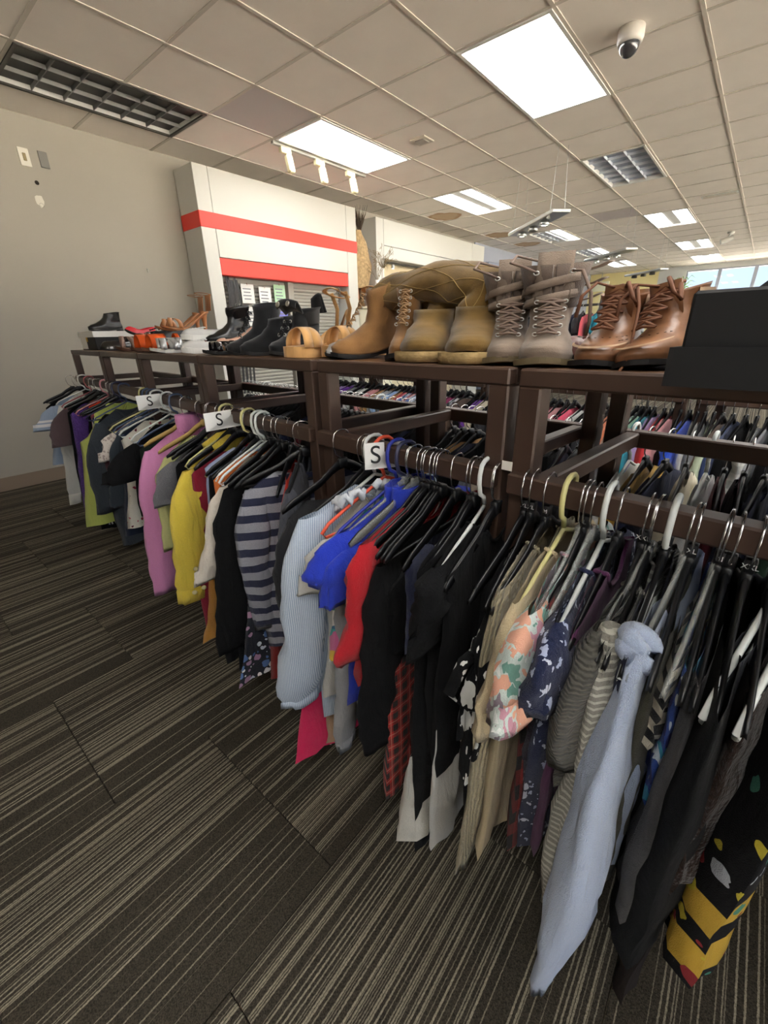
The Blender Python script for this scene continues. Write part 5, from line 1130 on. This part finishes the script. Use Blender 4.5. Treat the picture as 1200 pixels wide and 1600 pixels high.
# ---- middle rack: grey combat boots
M_gr = suede('taupe', (134, 118, 104)); M_grd = suede('taupe_dark', (104, 90, 80)); M_lace_g = mat('lace_taupe', (128, 108, 96), .85); M_eye = mat('eyelet_silver', (200, 200, 196), .3, metal=1)
def combat(x, yh, deg, label, seed, loose):
    r = shoe('combat_boot', label, x, yh, deg, 'taupe combat boots', sc=(SS * .97, SS * 1.24, SS * .88)); L, W = .262, .1
    sole(L, W, .016, .014, heel='block').build('sole', mat('sole_olive', (104, 92, 66), .7), r)
    pr = [(.012, .0, .263, .048), (.026, -.003, .266, .05), (.04, -.003, .26, .049), (.051, -.002, .246, .046), (.061, -.001, .226, .043), (.072, .001, .2, .041), (.087, .003, .172, .039), (.11, .006, .142, .037), (.14, .005, .132, .040), (.175, .0, .132, .045), (.21, -.006, .134, .05), (.228, -.010, .13, .053)]
    boot_upper(L, W, pr, 0, .014, seed=seed, wrinkle=.003).build('upper', M_gr, r, True)
    # shaft flaps turned outward at the front, each with two straps
    for s in (-1, 1):
        R = []
        for f in (0, .33, .66, 1):
            z = .13 + .1 * f; R.append([(.136 + .003 * f - q * .022, s * (.003 + q * (.024 + .012 * f)), z + .004 * q) for q in (0, .5, 1, 1.6)])
        MB().rings(R, False).build('shaft_flap', M_grd, r, True, solid=.004)
    for z, dz in ((.158, .012), (.192, .016)):
        mb = MB(); R = []
        for k in range(15):
            a = -2.5 + 5.0 * k / 14; c = Vector((.066 + .0755 * math.cos(a), (.0455 + (z - .15) * .12) * math.sin(a) * 1.08, z + dz * 1.6 * math.sin(a * .6)))
            n_ = Vector((math.cos(a), math.sin(a), 0)); R.append([c + Vector((0, 0, -.0095)), c + n_ * .0018 + Vector((0, 0, -.009)), c + n_ * .0018 + Vector((0, 0, .009)), c + Vector((0, 0, .0095))])
        mb.rings(R, True, True, True).build('strap', M_gr, r, True)
    MB().rings([[(.128 - .004 * f, y, .15 + .11 * f) for y in (-.03, -.015, 0, .015, .03)] for f in (0, .5, 1)], False).build('tongue', M_gr, r, True, solid=.005)
    pl = [(.212 - k * .021 + .0006 * k * k * 2.2, -.019 - .0012 * k, .074 + k * .0185) for k in range(5)]; pr_ = [(a, -b_, c) for a, b_, c in pl]
    tl = [[(.14, -.03, .215), (.17, -.05, .225), (.14, -.075, .24), (.09, -.07, .262), (.06, -.03, .25)], [(.14, .03, .215), (.172, .045, .21), (.185, .062, .16), (.18, .066, .1), (.165, .064, .07)]]
    for q in (-.03, .03): MB().tube([(.1445, q + .0045 * math.cos(a), .213 + .0045 * math.sin(a)) for a in [i / 10 * 6.283 for i in range(11)]], .0015, 6).build('eyelet', M_eye, r, True)
    laces(r, M_lace_g, pl, pr_, .003, .007, M_eye, tails=tl if loose else tl[:1])
    for k in range(3):
        if loose: MB().tube([(.03 + .005 * k, .052, .225 - .035 * k), (.04, .075 - .004 * k, .232 - .036 * k), (.055, .092 - .006 * k, .24 - .036 * k)], .011, 6, True, .2).build('strap_end', M_gr, r, True)
    return r
combat(-.55, .985, -62, 'taupe suede combat boot standing half behind its pair', 11, False)
combat(-.452, .972, -66, 'taupe suede combat boot with a loose lace, in front of its pair', 12, True)
# olive tall boots with folded shafts
def quilt():
    t = NT('suede_olive_quilted'); b = t.b; b.inputs['Roughness'].default_value = .9; b.inputs['Sheen Weight'].default_value = .3; b.inputs['Specular IOR Level'].default_value = .15
    v = t.coord(); nz = t.a('TexNoise'); nz.inputs['Scale'].default_value = 18; nz.inputs['Detail'].default_value = 4; t.l(v, nz.inputs['Vector'])
    base = t.ramp(nz.outputs[0], [(.3, srgb((90, 69, 31))), (.7, srgb((132, 103, 55)))])
    n2 = t.a('TexNoise'); n2.inputs['Scale'].default_value = 500; t.l(v, n2.inputs['Vector']); t.bump(n2.outputs[0], .5, .002)
    t.l(base, b.inputs['Base Color']); return t.m
M_ol = quilt(); M_stitch = mat('stitching_tan', (168, 140, 84), .8); M_crepe = mat('crepe_sole', (150, 126, 84), .9, noise=.3, nscale=70, bump=1, bscale=130)
M_lining = mat('fleece_lining', (120, 92, 52), .95, noise=.3, nscale=60, bump=.8, bscale=200)
OS = (.95, 1.22, .86)
def tall_boot(x, yh, deg, label, path, rad, stitches, seed):
    r = shoe('tall_boot', label, x, yh, deg, 'olive suede tall boots', sc=OS); L, W = .265, .108
    mb = sole(L, W, .012, .022, plat=.004, toe=.002, grow=.003); mb.build('crepe_sole', M_crepe, r, True)
    pr = [(.024, .0, .262, .050), (.034, -.003, .266, .053), (.046, -.003, .262, .053), (.057, -.002, .252, .051), (.067, -.001, .236, .048), (.076, .0, .216, .046), (.086, .0, .194, .044), (.1, .0, .172, .043), (.13, -.002, .15, .044)]
    boot_upper(L, W, pr, 0, .008, seed=seed, wrinkle=.003).build('upper', M_ol, r, True)
    inv = Matrix.Diagonal((1 / OS[0], 1 / OS[1], 1 / OS[2], 1)) @ Matrix.Rotation(-math.radians(deg), 4, 'Z') @ Matrix.Translation((-x, -(yh - .262 * (1 - SS) + .012), -SHZ))
    P = [inv @ Vector(p) for p in path]; sp = []
    for i in range(len(P) - 1):
        for k in range(5):
            a, b_, c, d = P[max(0, i - 1)], P[i], P[i + 1], P[min(len(P) - 1, i + 2)]; t = k / 5
            sp.append(.5 * ((2 * b_) + (c - a) * t + (2 * a - 5 * b_ + 4 * c - d) * t * t + (3 * b_ - a - 3 * c + d) * t ** 3))
    sp.append(P[-1]); n = len(sp); N = 20; R = []; u = None
    for i, p in enumerate(sp):
        f = i / (n - 1); t = (sp[min(i + 1, n - 1)] - sp[max(i - 1, 0)]).normalized()
        up = Vector((0, 0, 1)) if abs(t.z) < .8 or u is None else u
        if u is None: up = Vector((1, 0, 0))
        u_ = (up - t * up.dot(t)).normalized() if u is None else (u - t * u.dot(t)).normalized(); u = u_; w = t.cross(u); ra = rad[0] + (rad[1] - rad[0]) * f
        row = []
        for k in range(N):
            a = 2 * math.pi * k / N; nn = mnoise.noise(Vector((math.cos(a) * 1.6 + seed, math.sin(a) * 1.6, f * 7))) * .011 + .004 * math.sin(f * 22 + a * 2)
            row.append(p + (u * math.cos(a) * (ra * .88 + nn) + w * math.sin(a) * (ra * 1.08 + nn)))
        R.append(row)
    last = R[-1]; cen = sum(last, Vector()) / N; tt = (sp[-1] - sp[-2]).normalized()
    mb = MB(); mb.rings(R + [[cen + (q - cen) * 1.03 - tt * .004 for q in last]], True, True, False).build('shaft', M_ol, r, True)
    li = MB(); li.rings([[cen + (q - cen) * 1.0 + tt * .003 for q in last], [cen + (q - cen) * .86 + tt * .002 for q in last], [cen + (q - cen) * .8 - tt * .06 for q in last], [cen - tt * .07] * N]).build('lining', M_lining, r, True)
    st = MB()
    for (a0, w_) in stitches:                       # diamond stitching: helices both ways round the shaft
        Q = []
        for i in range(2, n):
            f = i / (n - 1); k = (a0 + w_ * f) * N; k0 = int(math.floor(k)) % N; k1 = (k0 + 1) % N; q = R[i][k0].lerp(R[i][k1], k - math.floor(k)); cc = sum(R[i], Vector()) / N
            Q.append(q + (q - cc).normalized() * .0012)
        st.tube(Q, .0008, 5)
    st.build('stitching', M_stitch, r, True)
    return r
ST = [(a / 6, s) for a in range(6) for s in (.55, -.55)]
tall_boot(-.775, 1.005, -62, 'olive suede tall boot, left foot, its shaft tucked under the other', [(-.742, .93, 1.25), (-.728, .94, 1.29), (-.74, .97, 1.312), (-.80, .985, 1.315), (-.87, 1.0, 1.305)], (.042, .038), [], 21)
tall_boot(-.642, 1.0, -62, 'olive suede tall boot, right foot, its quilted shaft folded over leftward', [(-.61, .915, 1.245), (-.585, .91, 1.295), (-.60, .92, 1.336), (-.67, .93, 1.358), (-.78, .935, 1.366), (-.88, .94, 1.358), (-.94, .945, 1.345)], (.05, .05), ST, 22)
# tan suede ankle boots half behind
M_ts = suede('tan', (136, 98, 58)); M_tl = mat('lace_tan', (150, 118, 84), .85)
def tanboot(x, yh, deg, label, seed, h=.2):
    r = shoe('suede_ankle_boot', label, x, yh, deg, 'tan suede laced boots'); L, W = .258, .094
    sole(L, W, .03, .012, heel='block', block=.03).build('sole', M_outsole, r)
    pr = [(.012, .0, .258, .045), (.03, -.002, .26, .046), (.05, 0, .238, .042), (.066, .002, .205, .039), (.085, .004, .165, .036), (.11, .006, .13, .034), (.14, .004, .122, .036), (h, -.006, .124, .044)]
    boot_upper(L, W, pr, 0, .028, seed=seed, wrinkle=.002).build('upper', M_ts, r, True)
    pl = [(.19 - k * .017 + .0012 * k * k, -.016, .098 + k * .018) for k in range(6)]; laces(r, M_tl, pl, [(a, -b_, c) for a, b_, c in pl], .0022, .006, M_eye)
    return r
tanboot(-.915, 1.0, -106, 'tan suede boot with block heel left of the olive tall boots', 31)
tanboot(-.86, 1.0, -60, 'tan suede boot whose toe shows under the folded olive shafts', 32, .19)

# ---- left racks
M_slv = mat('leather_silver', (188, 190, 192), .3, metal=.6, noise=.15, nscale=30)
for k, (x, yh, dg, lb) in enumerate([(-.985, 1.02, -97, 'silver metallic flat in front, its toe at the rack joint'), (-1.03, 1.06, -100, 'silver metallic flat lying behind its pair')]):
    r = shoe('silver_flat', lb, x, yh, dg, 'silver metallic flats', rx=0 if k == 0 else 6); sole(.262, .086, .01, .008, pointed=.5).build('sole', M_outsole, r); low_upper(.262, .086, .052, .04, (.06, .66), .01, .008, pointed=.5).build('upper', M_slv, r, True)
    MB().tube([(.19, -.022, .048), (.2, -.006, .056), (.2, .006, .056), (.19, .022, .048)], .006, 6, True, .5).build('bow', M_slv, r, True)
M_wd = suede('wedge', (196, 152, 98), .25)
def wedge(x, yh, dg, lb, up, heel='wedge', H=.055, plat=.022, m=None):
    r = shoe('platform_sandal', lb, x, yh, dg, 'tan platform sandals', sc=(.9, 1.1, 1.1)); m = m or M_wd; L, W = .25, .094
    sole(L, W, H, .006, plat=plat, heel=heel, toe=.002).build('platform', m, r); zt = plat + .004
    for x0, sk in ((.185, .014), (.178, -.016)): arch_strap(x0, L, W, .05, .034, zt, H, sk).build('toe_strap', m, r, True)
    Q = [(.02 + .036 * math.cos(a) + .02 * math.sin(a) ** 2, .033 * math.sin(a), H + zt + .085 + .012 * math.cos(a)) for a in [i / 16 * 6.283 for i in range(17)]]
    MB().tube(Q, .0085, 8, True, .2, up=(0, 0, 1)).build('ankle_strap', m, r, True)
    for s in (-1, 1): MB().tube([(.0 + .01, s * .026, H + zt), (.0, s * .03, H + zt + .045), (.02, s * .033, H + zt + .087)], .009, 8, True, .2, up=(1, 0, 0)).build('side_strap', m, r, True)
    MB().tube([(-.006, -.02, H + zt), (-.014, 0, H + zt + .04), (-.006, .02, H + zt)], .011, 6, True, .3).build('heel_strap', m, r, True)
    if up: MB().tube([(.052, .036 + .008 * math.cos(a), H + zt + .085 + .009 * math.sin(a)) for a in [i / 8 * 6.283 for i in range(9)]], .0016, 5).build('buckle', M_chrome, r)
    return r
wedge(-1.165, 1.0, -92, 'tan platform sandal in front with ankle strap and buckle standing up', 1)
wedge(-1.06, 1.07, -95, 'tan platform sandal half behind the silver flats', 0)
M_bs = mat('suede_black', (26, 26, 28), .9, noise=.2, nscale=20, bump=.5, bscale=420, spec=.15, sheen=.3); M_bl = leather('black_shiny', (24, 24, 26), .25, .2)
def bootx(name, lb, x, yh, dg, m, h, topw, seed, grp, H=.016, eye=True, flap=False, rx=0, ry=0, z=SHZ, lace=True):
    r = shoe(name, lb, x, yh, dg, grp, z, rx=rx, ry=ry); L, W = .258, .094
    sole(L, W, H, .012, heel='block').build('sole', M_outsole, r)
    pr = [(.01, .0, .26, .045), (.03, -.002, .262, .046), (.048, 0, .242, .043), (.064, .002, .205, .04), (.085, .004, .165, .037), (.11, .006, .135, .035), (.14, .004, .126, .037), (h, -.006, .126, topw)]
    boot_upper(L, W, pr, 0, H, seed=seed, wrinkle=.003).build('upper', m, r, True)
    if flap:
        R = []
        for i in range(9):
            f = i / 8; a = 1.9 * f; R.append([(.126 + .05 * math.sin(a) * (1 - .2 * q * q), q * (.052 + .01 * math.sin(f * 3)), h + .055 * math.sin(f * 1.57) - .085 * max(0, f - .5) ** 1.2 - .012 * q * q) for q in (-1, -.6, -.2, .2, .6, 1)])
        MB().rings(R, False).build('folded_flap', m, r, True, solid=.006)
        R = []
        for i in range(7):
            f = i / 6; R.append([(-.006 + .01 * f + .05 * (1 - q * q) * -.3, q * (.045 - .012 * f), h - .005 + .075 * f - .02 * q * q * f) for q in (-1, -.5, 0, .5, 1)])
        MB().rings(R, False).build('back_flap', m, r, True, solid=.006)
        for q in (-.03, .03): MB().lathe([(.0075, 0), (.0105, .001), (.0105, .004), (.0075, .005)], 14, (.178, q, h + .022), (1, 0, .25)).build('eyelet', M_eye, r, True)
    if eye:
        n = int((h - .08) / .024); pl = [(.197 - k * .02 + .0013 * k * k * 1.2, -.019, .078 + k * .024) for k in range(max(3, n))]
        laces(r, m if not lace else mat('lace_black', (22, 22, 24), .8), pl, [(a, -b_, c) for a, b_, c in pl], .0024, .007, M_eye, .0055)
    return r
bootx('laced_boot', 'black suede boot with big eyelets and its folded-open flap, right of the pair', -1.33, 1.02, -84, M_bs, .165, .05, 41, 'black suede laced boots', flap=True)
bootx('laced_boot', 'black suede boot with big eyelets leaning left of the flap boot', -1.60, 1.02, -94, M_bs, .2, .045, 42, 'black suede laced boots', rx=-10)
r = bootx('ankle_boot', 'small black suede ankle boot with a zip before the flap boot', -1.44, 1.0, -99, M_bs, .12, .036, 43, 'black suede ankle boots', eye=False)
MB().tube([(.12, -.036, .05), (.115, -.038, .09), (.11, -.038, .13)], .003, 6, True, .4).build('zip', M_chrome, r)
bootx('leather_boot', 'tall black leather boot shaft with pull loops behind the white shoes', -2.02, 1.13, -92, M_bl, .185, .062, 44, None, eye=False, z=SHZ + .03)
# pink clear slip-ons, glossy black sandals
M_pk = leather('pink_patent', (212, 170, 150), .3)
for k, (x, yh, lb) in enumerate([(-1.80, 1.06, 'pale pink slip-on heel before the black leather boot'), (-1.87, 1.09, 'pale pink slip-on heel lying behind its pair')]):
    r = shoe('slip_on_heel', lb, x, yh, -96, 'pale pink slip-on heels', z=SHZ + .03, ry=9 if k else 4); sole(.25, .082, .05, .008, heel='stiletto').build('sole', M_insole, r); low_upper(.25, .082, .04, .04, (.02, .72), .01, .05, pointed=.3).build('upper', M_pk, r, True)
for k, (x, yh, lb) in enumerate([(-1.70, .98, 'glossy black strappy sandal nearest the edge by white soles'), (-1.79, 1.0, 'glossy black strappy sandal left of its pair')]):
    r = shoe('strappy_sandal', lb, x, yh, -93, 'glossy black sandals'); sole(.25, .09, .012, .012).build('sole', M_outsole, r)
    for q, sk in ((.2, .01), (.165, -.02), (.1, .02)): arch_strap(q, .25, .09, .042, .026, .014, .012, sk).build('strap', leather('black_patent', (26, 22, 24), .12), r, True)
# white sneakers lying, silver sandals
M_wh = leather('white', (186, 186, 184), .5, .08)
for k, (x, yh, lb, z, rx) in enumerate([(-1.98, 1.0, 'white sneaker at the shelf edge, left of the glossy sandals', 0, 0), (-2.06, 1.04, 'white sneaker lying on top of its pair', .05, 4)]):
    r = shoe('sneaker', lb, x, yh, -94, 'white sneakers', z=SHZ + z, rx=rx); sole(.262, .096, .004, .026, toe=.008).build('sole', mat('sole_white', (214, 214, 210), .6), r); low_upper(.258, .09, .036, .036, (.06, .5), .026).build('upper', M_wh, r, True)
    pl = [(.2 - i * .017, -.014, .058 + i * .002) for i in range(5)]; laces(r, mat('lace_white', (222, 222, 220), .8), pl, [(a, -b_, c) for a, b_, c in pl], .0022, .004)
for k, (x, yh, lb) in enumerate([(-2.25, .98, 'silver sandal at the shelf edge beside the white sneakers'), (-2.36, 1.0, 'silver sandal next to the orange sandals')]):
    r = shoe('silver_sandal', lb, x, yh, -95, 'silver sandals', sc=(.9, 1.2, 1.1)); sole(.25, .09, .01, .012).build('sole', mat('sole_white', (214, 214, 210), .6), r)
    for q, sk in ((.2, .012), (.17, -.02), (.12, .01)): arch_strap(q, .25, .09, .045, .03, .013, .01, sk).build('strap', M_slv, r, True)
M_or = leather('orange', (226, 92, 34), .4)
for k, (x, yh, lb) in enumerate([(-2.42, .985, 'orange banded sandal with tan sole, right one'), (-2.62, .99, 'orange banded sandal with tan sole, left one')]):
    r = shoe('orange_sandal', lb, x, yh, -92, 'orange sandals', sc=(.9, 1.15, 1.1)); sole(.255, .094, .02, .014, heel='wedge').build('sole', mat('sole_brown', (84, 54, 38), .6), r)
    arch_strap(.18, .255, .094, .06, .075, .016, .02).build('band', M_or, r, True); arch_strap(.07, .255, .094, .05, .02, .016, .02).build('ankle_band', M_or, r, True)
M_th = leather('tan_heel', (168, 112, 70), .4)
for k, (x, yh, lb, rx) in enumerate([(-2.42, 1.16, 'tan high-heeled sandal standing behind the orange sandals, right one', -60), (-2.56, 1.18, 'tan high-heeled sandal standing behind the orange sandals, left one', -60)]):
    r = shoe('heeled_sandal', lb, x, yh - .06, -96, 'tan high-heeled sandals', z=SHZ + .085, ry=-6, sc=(1, 1.3, 1.1)); sole(.235, .08, .09, .007, heel='stiletto').build('sole', M_th, r)
    for q, sk in ((.19, .012), (.17, -.018)): arch_strap(q, .235, .08, .04, .02, .008, .09, sk).build('strap', M_th, r, True)
    MB().tube([(.0 + .036 * math.cos(a) + .02, .034 * math.sin(a), .17) for a in [i / 14 * 6.283 for i in range(15)]], .006, 6, True, .25, up=(0, 0, 1)).build('ankle_strap', M_th, r, True)
    MB().rings([[(-.004 + .02 * (1 - abs(q)) * -.3, q * .03, .1 + .07 * f) for q in (-1, -.5, 0, .5, 1)] for f in (0, .5, 1)], False).build('heel_counter', M_th, r, True, solid=.003)
for k, (x, yh, lb) in enumerate([(-2.28, 1.2, 'red leather flat behind the tan heels, right one'), (-2.38, 1.21, 'red leather flat behind the tan heels, left one')]):
    r = shoe('red_flat', lb, x, yh, -84, 'red leather flats', z=SHZ + .045, ry=6); sole(.24, .084, .02, .008).build('sole', M_insole, r); low_upper(.24, .084, .055, .045, z0=.012, H=.02).build('upper', leather('red', (168, 36, 34), .35), r, True)
M_br = leather('brown_sandal', (96, 66, 50), .5)
for k, (x, yh, lb) in enumerate([(-2.92, 1.0, 'brown strappy flat sandal at the shelf edge, right one'), (-3.06, 1.03, 'brown strappy flat sandal at the shelf edge, left one')]):
    r = shoe('brown_sandal', lb, x, yh, -94, 'brown strappy sandals', sc=(.9, 1.3, 1.25)); sole(.25, .09, .008, .012).build('sole', mat('sole_brown', (84, 54, 38), .6), r)
    for q, sk in ((.21, .014), (.18, -.02), (.14, .02), (.1, -.02), (.05, .01)): arch_strap(q, .25, .09, .05 + .01 * (q < .12), .022, .012, .008, sk).build('strap', mat('strap_taupe', (132, 108, 96), .6), r, True)
for k, (x, yh, lb) in enumerate([(-2.98, 1.2, 'black laced low shoe at the back of the shelf, right one'), (-3.14, 1.2, 'black laced low shoe at the back of the shelf, left one')]):
    r = shoe('laced_shoe', lb, x, yh, -88, 'black laced low shoes', z=SHZ + .06, ry=3); sole(.26, .094, .012, .012, heel='block').build('sole', M_outsole, r); low_upper(.256, .09, .065, .055, (.05, .5), .012, .012).build('upper', leather('black', (24, 23, 25), .4), r, True)
    pl = [(.19 - i * .017, -.013, .074 + i * .004) for i in range(4)]; laces(r, mat('lace_black', (22, 22, 24), .8), pl, [(a, -b_, c) for a, b_, c in pl], .0024, .005)
for k, (x, yh, lb) in enumerate([(-3.33, 1.0, 'glossy black slip-on shoe before the white-lidded box'), (-3.43, 1.03, 'glossy black slip-on shoe left of its pair, touching the box')]):
    r = shoe('glossy_shoe', lb, x, yh, -93, 'glossy black slip-on shoes'); sole(.26, .096, .016, .012, heel='block').build('sole', M_outsole, r); low_upper(.258, .094, .062, .056, (.05, .5), .012, .016).build('upper', leather('black_patent', (26, 22, 24), .12), r, True)
r = shoe('zebra_flat', 'black and white patterned flat behind the brown sandals', -3.24, 1.16, -90, z=SHZ + .02); sole(.24, .084, .006, .01).build('sole', M_outsole, r); low_upper(.24, .084, .05, .04, z0=.012).build('upper', F('zebra', 'e0e0dc', 'print', cols=['16161a'], scale=60, size=.6, warp=1.8), r, True)
r = shoe('red_pump', 'red pointed pump standing beside the white-lidded box', -3.52, 1.17, -80, z=SHZ + .05, ry=-20); sole(.235, .08, .06, .007, heel='stiletto', pointed=.5).build('sole', M_outsole, r); low_upper(.235, .08, .055, .042, (.06, .62), .008, .06, pointed=.5).build('upper', leather('red_bright', (206, 36, 50), .35), r, True)
b = thing('shoe_box', 'black shoebox with a white lid and white end at the far shelf end', 'box', (-3.86, .95, SHZ)); b.rotation_euler = (0, 0, .05)
MB().cham((.0, 0, .05), (.34, .3, .1), .003).build('body', M_box, b)
o = MB()
for s in (-1, 1): o.box((s * .174, 0, .102), (.004, .31, .036)); o.box((0, s * .154, .102), (.352, .004, .036))
o.box((0, 0, .12), (.352, .312, .004)); o.build('lid', mat('box_white', (224, 224, 220), .6), b)
MB().box((-.09, -.1515, .05), (.13, .003, .088)).build('end_panel', mat('box_white', (224, 224, 220), .6), b); MB().box((.0, -.1535, .07), (.03, .002, .03)).build('label_sticker', mat('sticker_yellow', (206, 168, 60), .6), b)
bootx('ankle_boot', 'black leather ankle boot standing on the white-lidded box', -3.83, 1.07, -92, M_bl, .135, .042, 45, None, eye=False, z=SHZ + .122)
